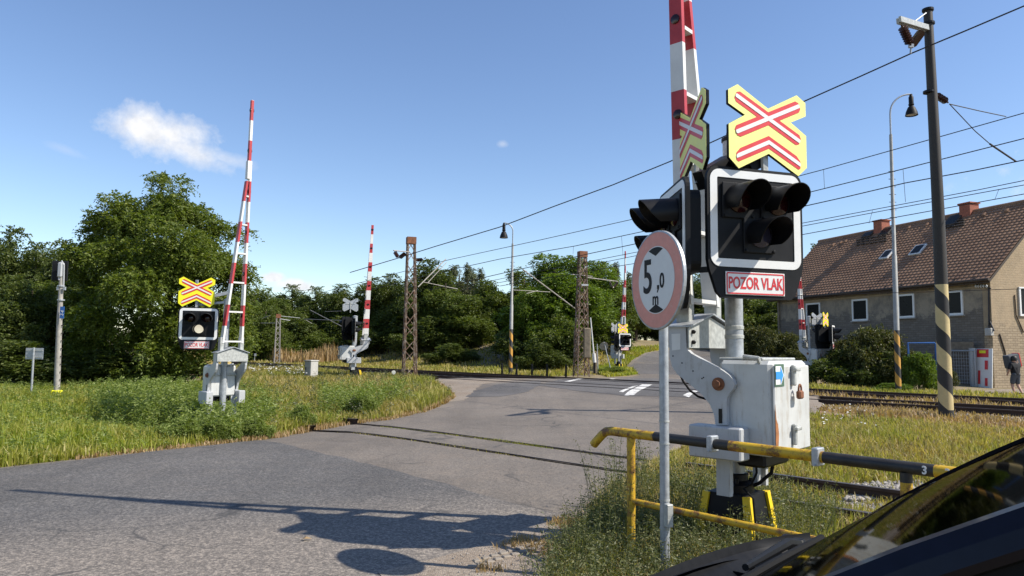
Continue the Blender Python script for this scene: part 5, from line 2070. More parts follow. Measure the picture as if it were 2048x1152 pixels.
# ------------------------------------------------------------------ the walking person with a load
def person():
    Y = 27.5
    g = P(2033, 792, Y)
    r = thing('person', g, 'person in black top and grey shorts walking away past the house corner, carrying a panel', 'person', None, R(10))
    Hh = (P(2033, 714, Y) - g).z
    k = Hh / 1.60
    J = {  # joints, height about 1.6
        'pel': (0, 0, .86, .13), 'wai': (0, .01, 1.0, .125), 'che': (0, .03, 1.2, .15), 'nec': (0, .05, 1.36, .055), 'hd0': (0, .06, 1.42, .075), 'hd1': (0, .07, 1.52, .095), 'hd2': (0, .06, 1.60, .06),
        'hl': (-.09, 0, .82, .095), 'kl': (-.10, .08, .46, .062), 'al': (-.10, -.02, .09, .042), 'tl': (-.11, .10, .035, .035),
        'hr': (.09, 0, .82, .095), 'kr': (.10, .02, .45, .062), 'ar': (.12, -.16, .12, .042), 'tr': (.13, -.05, .035, .035),
        'sl': (-.17, .03, 1.30, .062), 'el': (-.27, .02, 1.06, .045), 'wl': (-.24, .14, .90, .032), 'fl': (-.23, .17, .82, .036),
        'sr': (.17, .03, 1.30, .062), 'er': (.29, .08, 1.16, .045), 'wr': (.22, .10, 1.38, .032), 'fr': (.20, .10, 1.45, .036)}
    E_ = [('pel', 'wai'), ('wai', 'che'), ('che', 'nec'), ('nec', 'hd0'), ('hd0', 'hd1'), ('hd1', 'hd2'), ('pel', 'hl'), ('hl', 'kl'), ('kl', 'al'), ('al', 'tl'), ('pel', 'hr'), ('hr', 'kr'), ('kr', 'ar'), ('ar', 'tr'),
          ('che', 'sl'), ('sl', 'el'), ('el', 'wl'), ('wl', 'fl'), ('che', 'sr'), ('sr', 'er'), ('er', 'wr'), ('wr', 'fr')]

    def skin(name, keys, m, grow=0.0, root='pel'):
        me = bpy.data.meshes.new(name)
        idx = {n: i for i, n in enumerate(keys)}
        ed = [(idx[a], idx[b]) for a, b in E_ if a in idx and b in idx]
        me.from_pydata([Vector(J[n][:3]) * k for n in keys], [], ed)
        me.materials.append(m)
        o = bpy.data.objects.new(name, me)
        C.objects.link(o)
        o.parent = r
        md = o.modifiers.new('skin', 'SKIN')
        for i, n in enumerate(keys):
            sv = me.skin_vertices[0].data[i]
            rr = (J[n][3] + grow) * k
            sv.radius = (rr, rr)
            sv.use_root = (n == root)
        md.use_smooth_shade = True
        sb = o.modifiers.new('sub', 'SUBSURF')
        sb.levels = sb.render_levels = 2
        return o
    skin('body', list(J), M['skin'])
    skin('black_top', ['pel', 'wai', 'che', 'sl', 'el', 'sr', 'er'], M['black_cloth'], .03, 'wai')
    skin('shorts', ['wai', 'pel', 'hl', 'kl', 'hr', 'kr'], M['grey_cloth'], .028, 'pel')
    MB().lathe([(.0, .0), (.10, .03), (.112, .10), (.10, .17), (.05, .215), (0, .22)], 14, Vector((0, .04, 1.42)) * k).build('hair', M['hair'], r, True)
    sh = MB()
    for n, a in (('al', 0), ('ar', .12)):
        q = Vector(J[n][:3]) * k
        sh.box(q + Vector((0, .05, -.04)), (.11, .27, .10), None, 0, .03)
    sh.build('shoe', M['rubber'], r)
    q = P(2029, 722, Y + .12)
    l = thing('carried_panel', q, 'dark red edged panel carried on the shoulder of the walking person', 'panel', None, R(12))
    rt = Matrix.Rotation(R(-12), 3, 'Y')
    MB().box((0, .12, 0), (.52, .30, .50), rt, 0, .03).build('panel', M['grey_cloth'], l)
    MB().box(rt @ Vector((.25, .12, .0)), (.05, .31, .53), rt, 0, .01).build('red_edge', M['sign_red'], l)
person()


# ------------------------------------------------------------------ foliage generators (numpy)
def unit(a): return a / np.maximum(np.linalg.norm(a, axis=1, keepdims=True), 1e-9)


def sprays(pos, dirs, L, K, ls, droop, seed, wid=.42):
    """pos, dirs (N,3); each spray carries K pairs of leaf quads"""
    g = np.random.default_rng(seed)
    N = len(pos)
    L = L * g.uniform(.6, 1.3, (N, 1))
    side = unit(np.cross(dirs, np.array([0, 0, 1.0])) + g.normal(0, .25, (N, 3)))
    Vs = []
    for k in range(K):
        t_ = (k + .6) / K
        c = pos + dirs * L * t_ + np.array([0, 0, -1.0]) * (droop * L * t_ * t_)
        for s in (-1, 1):
            ax = unit(side * s * .85 + dirs * .5 + np.array([0, 0, -.35]) + g.normal(0, .3, (N, 3)))
            nr = unit(np.cross(ax, dirs + g.normal(0, .5, (N, 3))))
            w_ = ls * g.uniform(.7, 1.3, (N, 1)) * (1 - .35 * t_)
            b = c
            tip = c + ax * w_ * 1.0
            midp = c + ax * w_ * .5
            q = np.cross(nr, ax) * w_ * wid * .5 + nr * w_ * .06
            Vs.append(np.stack([b, midp + q, tip, midp - q], 1))
    V = np.concatenate(Vs, 0).reshape(-1, 3)
    Fq = np.arange(len(V)).reshape(-1, 4)
    return V, Fq


def crown_points(blobs, N, seed, inner=.55):
    g = np.random.default_rng(seed)
    blobs = np.array(blobs, float)
    vol = blobs[:, 3] * blobs[:, 4] + blobs[:, 4] * blobs[:, 5] + blobs[:, 3] * blobs[:, 5]
    w = vol / vol.sum()
    idx = g.choice(len(blobs), N, p=w)
    d = unit(g.normal(size=(N, 3)))
    rad = 1 - (1 - inner) * g.random((N, 1)) ** 1.6
    B = blobs[idx]
    pos = B[:, :3] + d * B[:, 3:6] * rad
    return pos, unit(d / B[:, 3:6])


def crown(name, blobs, N, L, K, ls, droop, seed, m, parent, inner=.55, wid=.42):
    pos, nr = crown_points(blobs, N, seed, inner)
    g = np.random.default_rng(seed + 1)
    dirs = unit(nr * .8 + g.normal(0, .55, nr.shape) + np.array([0, 0, -.12]))
    V, Fq = sprays(pos, dirs, L, K, ls, droop, seed + 2, wid)
    return npmesh(name, V, Fq, m, parent)


def trunk(parent, H, r_, blobs, seed, m=None):
    g = random.Random(seed)
    mb = MB()
    mb.tube([(0, 0, -.2), (g.uniform(-.1, .1) * r_ * 4, 0, H * .4), (g.uniform(-.2, .2) * r_ * 4, 0, H * .8)], [r_ * 1.2, r_ * .8, r_ * .3], 10)
    for b in blobs:
        s = Vector((0, 0, max(.2 * H, min(H * .7, b[2] * .65))))
        e = Vector(b[:3])
        mid_ = s.lerp(e, .5) + Vector((0, 0, H * .03))
        mb.tube([s, mid_, e], [r_ * .42, r_ * .28, r_ * .08], 6)
    mb.build('trunk', m or M['bark'], parent, True)


# big acacia on the left: blobs placed from the outline it has in the place
def big_tree():
    Y = 29.0
    g = P(330, 775, Y)
    g.z = 0
    r = thing('acacia_tree', g, 'big leafy acacia tree behind the left barrier, taller than all its neighbours', 'tree')
    blobs = []
    for px, py, rp, dy in ((352, 398, 58, 0), (395, 425, 55, .5), (300, 440, 60, -.5), (225, 470, 55, .3), (190, 432, 22, 0), (190, 520, 50, .6), (435, 480, 60, .2), (350, 500, 85, -1.5), (260, 545, 80, -1.4), (430, 560, 75, -.8),
                           (485, 545, 30, .2), (205, 490, 40, .8), (200, 565, 40, .6), (190, 640, 40, .3), (160, 715, 40, .2), (250, 430, 45, .2), (330, 600, 90, -2.0), (230, 640, 70, -1.2), (420, 640, 72, -1.0), (300, 690, 80, -1.8), (200, 710, 55, -.6), (370, 670, 60, -1.8), (460, 600, 45, -.2), (170, 610, 40, .5), (320, 360, 22, 0), (480, 650, 30, .2), (455, 690, 34, .1),
                           (285, 735, 55, -1.0), (180, 755, 40, -.2), (345, 735, 45, -1.2)):
        c = P(px, py, Y + dy) - g
        s = rp * (Y + dy) / F
        blobs.append((c.x, c.y, c.z, s * 1.05, s * 1.15, s * .82))
    trunk(r, 6.5, .26, blobs[:14], 3)
    # break blobs into twiggy clumps
    gg = np.random.default_rng(5)
    sub = []
    for b in blobs:
        for _ in range(11):
            d = unit(gg.normal(size=(1, 3)))[0]
            q = gg.uniform(.55, 1.0)
            f_ = gg.uniform(.20, .42)
            sub.append((b[0] + d[0] * b[3] * q, b[1] + d[1] * b[4] * q, b[2] + d[2] * b[5] * q, b[3] * f_ * 1.25, b[4] * f_ * 1.25, b[5] * f_ * .7))
    crown('crown', sub, 19000, .42, 5, .155, .55, 11, M['leaf_acacia'], r, .25)
big_tree()


def make_variant(kind, seed):
    """tree of unit height"""
    g = np.random.default_rng(seed)
    r = bpy.data.objects.new('tree', None)
    C.objects.link(r)
    main = []
    if kind == 'round': spec = [(0, 0, .62, .26, .26, .30), (.15, .05, .45, .22, .22, .24), (-.15, -.05, .42, .22, .22, .24), (.02, -.1, .30, .26, .24, .22), (-.05, .1, .74, .17, .17, .2)]
    elif kind == 'tall': spec = [(0, 0, .72, .15, .15, .24), (.06, .03, .5, .20, .2, .22), (-.06, -.02, .36, .22, .22, .22), (.03, .0, .22, .22, .22, .18)]
    elif kind == 'thin': spec = [(0, 0, .80, .05, .05, .17), (.01, 0, .55, .09, .09, .2), (0, .01, .3, .11, .11, .2)]
    else: spec = [(0, 0, .45, .42, .36, .36), (.3, .05, .33, .30, .3, .28), (-.3, -.05, .32, .32, .3, .28), (.05, -.1, .62, .26, .26, .26), (-.15, .1, .58, .24, .24, .24)]
    for b in spec:
        for _ in range(10 if kind != 'thin' else 6):
            d = unit(g.normal(size=(1, 3)))[0]
            q = g.uniform(.5, 1.0)
            f_ = g.uniform(.24, .48)
            main.append((b[0] + d[0] * b[3] * q, b[1] + d[1] * b[4] * q, max(.03, b[2] + d[2] * b[5] * q), b[3] * f_ * 1.2, b[4] * f_ * 1.2, b[5] * f_ * .75))
    return r, main, spec


def vartree(kind, seed, m, N, ls):
    r, main, spec = make_variant(kind, seed)
    crown('crown', main, N, ls * 2.2, 4, ls, .5, seed, m, r, .2, .5)
    trunk(r, 1.0 if kind not in ('bush',) else .6, .026 if kind != 'thin' else .012, spec, seed)
    return r


VAR = {}
for nm, kind, seed, m, N, ls in (('dark1', 'round', 21, 'leaf_dark', 6000, .027), ('dark2', 'tall', 22, 'leaf_dark', 5000, .027), ('mid1', 'round', 23, 'leaf_mid', 6000, .027), ('mid2', 'tall', 24, 'leaf_mid', 5000, .027),
                                 ('bright1', 'round', 25, 'leaf_bright', 7600, .025), ('grey1', 'tall', 26, 'leaf_grey', 3800, .025), ('thin1', 'thin', 27, 'leaf_grey', 700, .025),
                                 ('bushd', 'bush', 28, 'leaf_dark', 3800, .05), ('bushm', 'bush', 29, 'leaf_bush', 4000, .042), ('bushb', 'bush', 30, 'leaf_bright', 3800, .045), ('bushg', 'bush', 31, 'leaf_mid', 3800, .045), ('bushn', 'bush', 32, 'leaf_nettle', 5000, .06)):
    VAR[nm] = [vartree(kind, seed, M[m], N, ls), 0]
gr = random.Random(5)


def tree_at(var, px, ytop, Y, wpx=None, label='', name='tree', cat='tree', group='forest trees beyond the tracks', ybase=None):
    src = VAR[var]
    b = P(px, ytop, Y)
    z0 = T(b.x, b.y) if ybase is None else P(px, ybase, Y).z
    H = b.z - z0
    if src[1] == 0:
        o = src[0]
    else:
        o = copy_tree(src[0])
    src[1] += 1
    o.name = name
    o.location = (b.x, b.y, z0)
    nat = {'round': .74, 'tall': .46, 'thin': .22}.get({'dark1': 'round', 'mid1': 'round', 'bright1': 'round', 'dark2': 'tall', 'mid2': 'tall', 'grey1': 'tall', 'thin1': 'thin'}.get(var, ''), 1.25)
    topn = .98 if not var.startswith('bush') else .86
    sc = H / topn
    wx = sc
    if wpx: wx = wpx * Y / F / nat
    a = gr.uniform(0, 2 * pi) if wpx is None or not var.startswith('bush') else gr.choice((0, pi))
    o.rotation_euler = (0, 0, a)
    o.scale = (wx, wx * gr.uniform(.9, 1.1), sc)
    tag(o, label, cat, group)
    return o


# forest: (variant, px, top, depth, width px)
FOREST = [
    ('dark1', 25, 450, 36, 170, 'dark tree at the left edge of the photo'), ('dark1', 118, 474, 34, 150, 'dark tree between the left edge and the big acacia, behind the railway signal'), ('mid1', 70, 540, 31, 150, 'mid green tree behind the back of the rectangular sign'),
    ('dark1', 75, 478, 35, 150, 'dark tree rising between the leftmost treetop and the railway signal'), ('dark2', 148, 505, 34, 110, 'dark tree filling the gap at the left shoulder of the acacia'), ('dark1', 25, 545, 29.5, 190, 'dark broad tree low at the left edge above the rectangular sign'),
    ('dark1', -60, 480, 33, 170, 'dark tree cut off by the left edge of the photo'), ('dark2', 165, 560, 32, 110, 'dark low tree tucked behind the left flank of the acacia'), ('bushd', 60, 690, 27, 260, 'dark undergrowth below the leftmost trees'), ('bushd', 200, 705, 27.5, 240, 'dark undergrowth below the left side of the acacia'),
    ('bushd', 350, 715, 34, 200, 'dark undergrowth behind the yellow hut'),
    ('mid1', 510, 560, 62, 120, 'forest tree just right of the left boom'), ('mid1', 535, 600, 58, 90, 'lower forest tree behind the distant grey mast'), ('dark1', 585, 566, 70, 110, 'forest tree under the small low cloud'), ('mid1', 570, 585, 64, 120, 'rounded forest tree above the distant grey mast'), ('dark1', 632, 570, 66, 110, 'forest tree left of the crossbuck back'),
    ('dark1', 690, 566, 64, 110, 'forest tree behind the crossbuck back'), ('dark1', 745, 552, 64, 120, 'forest tree behind the side on boom'), ('dark1', 790, 545, 62, 120, 'forest tree between the side on boom and the rusty mast'),
    ('dark1', 850, 515, 60, 150, 'tall forest tree right behind the rusty mast'), ('mid1', 890, 538, 58, 110, 'forest tree just right of the rusty mast'), ('grey1', 918, 524, 64, 80, 'greyish treetop between rusty mast and lamp'), ('grey1', 950, 530, 66, 80, 'greyish treetop left of the lamp'),
    ('mid1', 930, 580, 56, 130, 'mid green tree above the head of the footpath'), ('mid1', 990, 548, 58, 110, 'forest tree just left of the lamp'), ('mid2', 1050, 530, 58, 110, 'forest tree just right of the lamp'),
    ('bright1', 1108, 500, 50, 225, 'bright green tree between lamp and grey lattice mast, tallest of its part'), ('bright1', 1075, 570, 48, 130, 'bright green lower tree beside the lamp'), ('bright1', 1175, 514, 52, 175, 'bright green tree behind the grey lattice mast'), ('mid1', 1220, 545, 58, 120, 'forest tree right of the grey lattice mast'),
    ('mid1', 1270, 545, 62, 120, 'forest tree behind the left edge of the height sign'), ('grey1', 1232, 527, 68, 60, 'greyish treetop left of the height sign'), ('grey1', 1290, 530, 70, 60, 'greyish treetop behind the height sign'),
    ('mid1', 1345, 540, 66, 130, 'forest tree seen behind the height sign'), ('dark1', 1410, 545, 66, 130, 'forest tree seen below the near warning lights'), ('mid1', 1480, 560, 62, 130, 'forest tree seen right of the nearest mast'), ('dark1', 1555, 590, 60, 120, 'forest tree at the far end of the house'),
    ('dark1', 1632, 484, 74, 70, 'dark tree rising behind the left end of the roof'), ('mid1', 1530, 560, 68, 130, 'forest tree left of the house'),
    ('thin1', 908, 528, 60, 22, 'slim pale poplar tip left of the lamp'), ('thin1', 936, 523, 62, 26, 'slim pale poplar tip second left of the lamp'), ('thin1', 962, 532, 62, 22, 'slim pale poplar tip nearest the lamp'), ('thin1', 1232, 520, 62, 24, 'slim pale poplar tip right of the grey mast'), ('thin1', 1258, 540, 64, 22, 'slim pale poplar tip beside the distant boom'),
]
for v, px, yt, Y, w_, lab in FOREST:
    bush = v.startswith('bush')
    tree_at(v, px, yt, Y, w_, lab, 'shrub' if bush else 'tree', 'shrub' if bush else 'tree', 'undergrowth shrubs' if bush else 'forest trees beyond the tracks')
UNDER = [('bushg', 520, 665, 58, 130, 'undergrowth shrub left of the distant grey mast'), ('bushg', 640, 668, 60, 120, 'bright undergrowth shrub on the bank'), ('bushd', 590, 640, 62, 150, 'dark undergrowth right of the distant grey mast'), ('bushd', 690, 640, 63, 160, 'dark undergrowth behind the side on barrier'),
         ('bushd', 780, 630, 60, 170, 'dark undergrowth between boom and rusty mast'), ('bushd', 870, 640, 56, 170, 'dark undergrowth right of the rusty mast'), ('bushd', 905, 690, 50, 110, 'dark low shrub on the bank above the rails'), ('bushd', 1000, 640, 60, 170, 'dark undergrowth behind the footpath'),
         ('bushd', 1060, 650, 48, 150, 'dark shrub behind the lamp post'), ('bushg', 1115, 640, 46, 140, 'green shrub under the bright tree'), ('bushd', 1085, 690, 44.5, 110, 'low dark shrub left of the grey lattice mast'), ('bushg', 1215, 630, 52, 110, 'shrub behind the far barrier'), ('bushg', 1290, 640, 66, 120, 'shrub on the far road bend'),
         ('bushg', 1360, 640, 70, 130, 'shrub behind the far road, left of the near mast'), ('bushd', 1440, 640, 64, 140, 'shrub behind the far road, right of the near mast'),
         ('bushm', 1505, 640, 36, 120, 'olive hedge shrub right behind the nearest mast'), ('bushm', 1560, 655, 36, 110, 'olive hedge shrub left of the far right barrier'), ('bushm', 1600, 690, 35, 90, 'low olive shrub behind the far right barrier'),
         ('bushm', 1695, 665, 31, 100, 'olive shrub under the third window'), ('bushm', 1755, 640, 30, 130, 'tall olive shrub left of the street lamp'), ('bushb', 1835, 700, 28.2, 80, 'bright shrub right of the street lamp'), ('bushm', 1800, 690, 29, 90, 'olive shrub behind the street lamp'), ('bushd', 1690, 705, 30.5, 160, 'dark hedge base under the windows'),
         ('bushd', 1770, 710, 29.6, 140, 'dark hedge base behind the street lamp'), ('bushb', 1790, 765, 26.9, 80, 'low bright plants at the street lamp foot'), ('bushm', 1893, 735, 29, 40, 'small shrub beside the mesh panel')]
for v, px, yt, Y, w_, lab in UNDER:
    tree_at(v, px, yt, Y, w_, lab, 'shrub', 'shrub', 'undergrowth shrubs')
LAWNB = [('bushn', 432, 836, 12.9, 95, 'leafy green shrub at the foot of the left barrier', None), ('bushn', 365, 838, 12.7, 100, 'pale green shrub left of the left barrier foot', None), ('bushn', 505, 838, 13.6, 80, 'leafy green shrub right of the left barrier foot', None), ('bushn', 400, 808, 16.2, 90, 'shrub just behind the left barrier foot', None),
         ('bushn', 725, 788, 17.5, 70, 'weedy shrub on the grass island beside the rail crossing', None), ('bushn', 1225, 733, 41, 60, 'green plants at the foot of the far barrier', None), ('bushn', 600, 812, 15.6, 60, 'small weedy plant on the near edge of the grass island', None)]
for v, px, yt, Y, w_, lab, yb in LAWNB:
    o = tree_at(v, px, yt, Y, w_, lab, 'shrub', 'shrub', 'shrubs on the verge', yb)


# ------------------------------------------------------------------ grass
def inpoly(x, y, poly):
    c = np.zeros(len(x), bool)
    n = len(poly)
    j = n - 1
    for i in range(n):
        xi, yi, xj, yj = poly[i].x, poly[i].y, poly[j].x, poly[j].y
        if abs(yj - yi) > 1e-9:
            c ^= ((yi > y) != (yj > y)) & (x < (xj - xi) * (y - yi) / (yj - yi) + xi)
        j = i
    return c


def Tv(x, y): return np.array([T(a, b) for a, b in zip(x, y)])


def blades(name, poly, N, h0, h1, wd, m, seed, avoid=True, clump=0.0, near_bias=1.0, lean=.5, label=None, keep=None):
    g = np.random.default_rng(seed)
    xs = np.array([p.x for p in poly]); ys = np.array([p.y for p in poly])
    X, Y = np.empty(0), np.empty(0)
    tries = 0
    while len(X) < N and tries < 60:
        tries += 1
        k = N
        # sample with density falling off with distance
        yy = ys.min() + (ys.max() - ys.min()) * g.random(k) ** near_bias
        xx = g.uniform(xs.min(), xs.max(), k)
        ok = inpoly(xx, yy, poly)
        if avoid: ok &= ~inpoly(xx, yy, ROAD)
        if clump:
            f_ = np.sin(xx * 3.1 + np.cos(yy * 2.3) * 2) * np.cos(yy * 2.7 + np.sin(xx * 1.7) * 2) + .6 * np.sin(xx * 7.3 + yy * 5.1)
            ok &= (f_ + g.normal(0, .6, k)) > (clump - 1)
        if keep is not None: ok &= keep(xx, yy, g)
        X, Y = np.r_[X, xx[ok]], np.r_[Y, yy[ok]]
    X, Y = X[:N], Y[:N]
    N = len(X)
    Z = Tv(X, Y)
    a = g.uniform(0, 2 * pi, N)
    big = .6 + .4 * np.sin(X * .9 + 1.3 * np.cos(Y * .7)) * np.cos(Y * .8) + .25
    h = g.uniform(h0, h1, N) * np.clip(big, .45, 1.25)
    ln = np.abs(g.normal(0, lean, N)) * h
    w = (wd[0] + wd[1] * np.hypot(X, Y)) * g.uniform(.7, 1.3, N)
    dx, dy = np.cos(a), np.sin(a)
    b = a + g.uniform(-1.2, 1.2, N) + pi / 2
    wx, wy = np.cos(b) * w / 2, np.sin(b) * w / 2
    p0 = np.stack([X - wx, Y - wy, Z - .01], 1)
    p1 = np.stack([X + wx, Y + wy, Z - .01], 1)
    m0 = np.stack([X + dx * ln * .35 - wx * .8, Y + dy * ln * .35 - wy * .8, Z + h * .6], 1)
    m1_ = np.stack([X + dx * ln * .35 + wx * .8, Y + dy * ln * .35 + wy * .8, Z + h * .6], 1)
    tz = Z + h * np.clip(1 - .25 * (ln / h) ** 2, .5, 1)
    t0 = np.stack([X + dx * ln - wx * .15, Y + dy * ln - wy * .15, tz], 1)
    t1 = np.stack([X + dx * ln + wx * .15, Y + dy * ln + wy * .15, tz], 1)
    V = np.stack([p0, p1, m0, m1_, t0, t1], 1).reshape(-1, 3)
    bi = np.arange(N)[:, None] * 6
    Fq = np.concatenate([bi + np.array([[0, 1, 3, 2]]), bi + np.array([[2, 3, 5, 4]])], 1).reshape(-1, 4)
    o = npmesh(name, V, Fq, m)
    return tag(o, label, 'grass', None, 'stuff')


LAWN = gpoly([(-420, 985), (-200, 957), (0, 938), (180, 918), (400, 893), (520, 880), (620, 863), (700, 849), (560, 800), (520, 775), (300, 770), (0, 778), (-300, 790)])
ISLE = gpoly([(520, 880), (620, 862), (700, 848), (780, 838), (850, 823), (888, 808), (905, 795), (890, 781), (862, 770), (850, 764), (780, 757), (640, 745), (480, 738), (400, 760), (420, 800)])
HEAP = gpoly([(1690, 1008), (1830, 1003), (1880, 980), (1830, 962), (1700, 968)])


def off_rails(x, y, g):
    n = NX * x + NY * y
    s_ = TX * x + TY * y
    bad = ((np.abs(n - 7.5) < .13) | (np.abs(n - 8.95) < .13)) & (s_ < 4.2) & (g.random(len(x)) < .85)
    bad |= inpoly(x, y, HEAP) & (g.random(len(x)) < .92)
    bad |= (n > 7.2) & (n < 9.2) & (s_ < 3.4) & (g.random(len(x)) < .45)
    return ~bad


VERGE = gpoly([(1120, 1150), (1160, 1080), (1200, 1025), (1262, 965), (1330, 915), (1440, 862), (1560, 830), (1800, 850), (2048, 870), (2400, 900), (2400, 1100), (1900, 1250), (1300, 1400), (1100, 1400)])
FARV = gpoly([(1560, 830), (1640, 822), (1800, 845), (2048, 872), (2300, 900), (2300, 860), (2048, 835), (1640, 800)])
blades('grass', LAWN, 95000, .10, .34, (.009, .0011), M['grass_lawn'], 101, near_bias=1.5, label='bright green grass of the left lawn')
blades('grass', ISLE, 65000, .12, .36, (.008, .0010), M['grass_dry'], 102, near_bias=1.2, label='tall dry grass on the island between road and tracks')
blades('grass', VERGE, 85000, .06, .27, (.003, .0010), M['grass_dry'], 103, near_bias=1.4, clump=.35, lean=.75, keep=off_rails, label='mixed grass of the right verge around the nearest barrier')
blades('grass', VERGE, 26000, .05, .24, (.003, .0010), M['grass_straw'], 115, near_bias=1.3, clump=.6, lean=.7, keep=off_rails, label='straw coloured dry grass mixed into the right verge')
blades('grass', FARV, 9000, .05, .17, (.006, .0011), M['grass_straw'], 104, label='straw coloured grass between the verge and the ballast')
STR = [NS(26.8, s) for s in (-16, 0, 14)] + [NS(31.5, s) for s in (14, 0, -16)]
blades('grass', STR, 16000, .1, .26, (.008, .0011), M['grass_dry'], 105, keep=lambda x, y, g: ~((x > 17.5) & (y > 24.5)), label='grass strip between the far track and the house')
BTW = [NS(22.0, s) for s in (-16, 12)] + [NS(23.8, s) for s in (12, -16)]
blades('grass', BTW, 5000, .08, .24, (.008, .0011), M['grass_straw'], 106, label='dry grass between the two main tracks')
FARI = [NS(26.9, s) for s in (23.5, 40, 60)] + [NS(33.5, s) for s in (60, 40, 24)]
blades('grass', FARI, 16000, .08, .3, (.012, .0012), M['grass_dry'], 107, label='grass behind the far track left of the far road')
BANK = [NS(33, s) for s in (26, 45, 65)] + [NS(46, s) for s in (65, 45, 28)]
blades('grass', BANK, 12000, .1, .4, (.015, .0012), M['grass_dry'], 108, label='sparse grass on the bank below the forest', clump=.9)
RB = gpoly([(1278, 748), (1255, 734), (1268, 720), (1300, 704), (1335, 698), (1330, 694), (1240, 700), (1190, 745), (1215, 754)])
blades('grass', RB, 7000, .12, .4, (.012, .0012), M['grass_lawn'], 109, label='grass beside the far road bend')
REED = [NS(28.5, s) for s in (48, 62)] + [NS(33, s) for s in (64, 48)]
blades('grass', REED, 5000, .5, 1.5, (.016, .0012), M['grass_straw'], 110, label='tall brown reeds beside the distant grey mast', lean=.15)
EDGE = gpoly([(985, 1100), (1100, 1050), (1180, 1020), (1260, 1000), (1300, 1060), (1200, 1120), (1050, 1152), (950, 1152)])
blades('grass', EDGE, 6000, .02, .10, (.003, .0009), M['grass_straw'], 111, avoid=False, clump=1.25, label='dry tufts on the gritty road edge')
for i, n in enumerate((8.3, 9.38)):
    GV = [NS(n - .05, 5.2), NS(n + .06, 5.2), NS(n + .06, 12.5), NS(n - .05, 12.5)]
    blades('grass', GV, 4500 if i else 900, .012, .045, (.005, .0009), M['grass_lawn'] if i else M['grass_dry'], 112 + i, avoid=False, clump=.5 if i else .9, label=('short weeds in the far groove of the siding rails' if i else 'short weeds in the near groove of the siding rails'))


FR1 = gpoly([(150, 905), (400, 884), (520, 872), (620, 856), (700, 842), (780, 832), (850, 816), (895, 800), (890, 775), (862, 766), (900, 781), (912, 795), (892, 809), (850, 826), (780, 841), (700, 851), (620, 865), (520, 882), (400, 895), (150, 922)])
blades('grass', FR1, 9000, .04, .16, (.005, .0010), M['grass_straw'], 116, avoid=False, clump=.7, label='dry straw fringe along the edge of the asphalt')


# leafy weeds of the near verge
def weeds(name, poly, N, h0, h1, ls, seed, m, label, avoid=True, clump=0.0):
    g = np.random.default_rng(seed)
    xs = [p.x for p in poly]; ys = [p.y for p in poly]
    pts = []
    while len(pts) < N:
        x, y = g.uniform(min(xs), max(xs)), min(ys) + (max(ys) - min(ys)) * g.random() ** 1.3
        ok = inpoly(np.array([x]), np.array([y]), poly)[0]
        if avoid and ok: ok = not inpoly(np.array([x]), np.array([y]), ROAD)[0]
        if ok: pts.append((x, y))
    pos, dr = [], []
    sv, sf = [], []
    for x, y in pts:
        h = g.uniform(h0, h1)
        z = T(x, y)
        lx, ly = g.normal(0, .22, 2) * h
        k = int(5 + h * 16)
        for j in range(k):
            t_ = (j + 1) / k
            a = g.uniform(0, 2 * pi)
            pos.append((x + lx * t_ * t_, y + ly * t_ * t_, z + h * t_))
            up = .5 + .5 * t_
            dr.append((cos(a), sin(a), up))
        o = len(sv)
        w = .0035
        sv += [(x - w, y, z), (x + w, y, z), (x + lx + w * .4, y + ly, z + h), (x + lx - w * .4, y + ly, z + h)]
        sf.append((o, o + 1, o + 2, o + 3))
    pos, dr = np.array(pos), unit(np.array(dr))
    V, Fq = sprays(pos, dr, ls * 2.0, 2, ls, .25, seed, .34)
    V = np.r_[V, np.array(sv)]
    Fq = np.r_[Fq, np.array(sf) + len(V) - len(sv)]
    o = npmesh(name, V, Fq, m)
    return tag(o, label, 'weeds', None, 'stuff')


WV = gpoly([(1120, 1120), (1170, 1060), (1210, 1015), (1260, 990), (1340, 985), (1560, 1010), (1700, 1060), (1500, 1200), (1200, 1300), (1050, 1250)])
weeds('weeds', WV, 2000, .12, .42, .030, 201, M['weed'], 'grey green leafy weeds around the foot of the height limit sign')
WT = gpoly([(1150, 1080), (1200, 1010), (1270, 965), (1330, 980), (1440, 1040), (1500, 1050), (1400, 1110), (1200, 1130)])
weeds('weeds', WT, 90, .45, .8, .030, 202, M['weed'], 'tall thin weeds standing before the guard rail post')
weeds('weeds', LAWN, 1500, .15, .45, .065, 203, M['leaf_nettle'], 'broad leaved plants scattered over the left lawn')
LP1 = gpoly([(180, 815), (330, 800), (420, 815), (540, 835), (560, 866), (440, 884), (330, 876), (200, 850)])
weeds('weeds', LP1, 900, .35, .75, .085, 205, M['leaf_nettle'], 'tall leafy nettles spreading over the lawn around the left barrier')
LP2 = gpoly([(640, 800), (800, 790), (830, 815), (720, 838), (640, 840)])
weeds('weeds', LP2, 220, .3, .65, .08, 206, M['leaf_nettle'], 'leafy weeds standing in the middle of the grass island')
weeds('weeds', ISLE, 350, .2, .5, .07, 204, M['leaf_grey'], 'grey green plants scattered in the dry island grass')


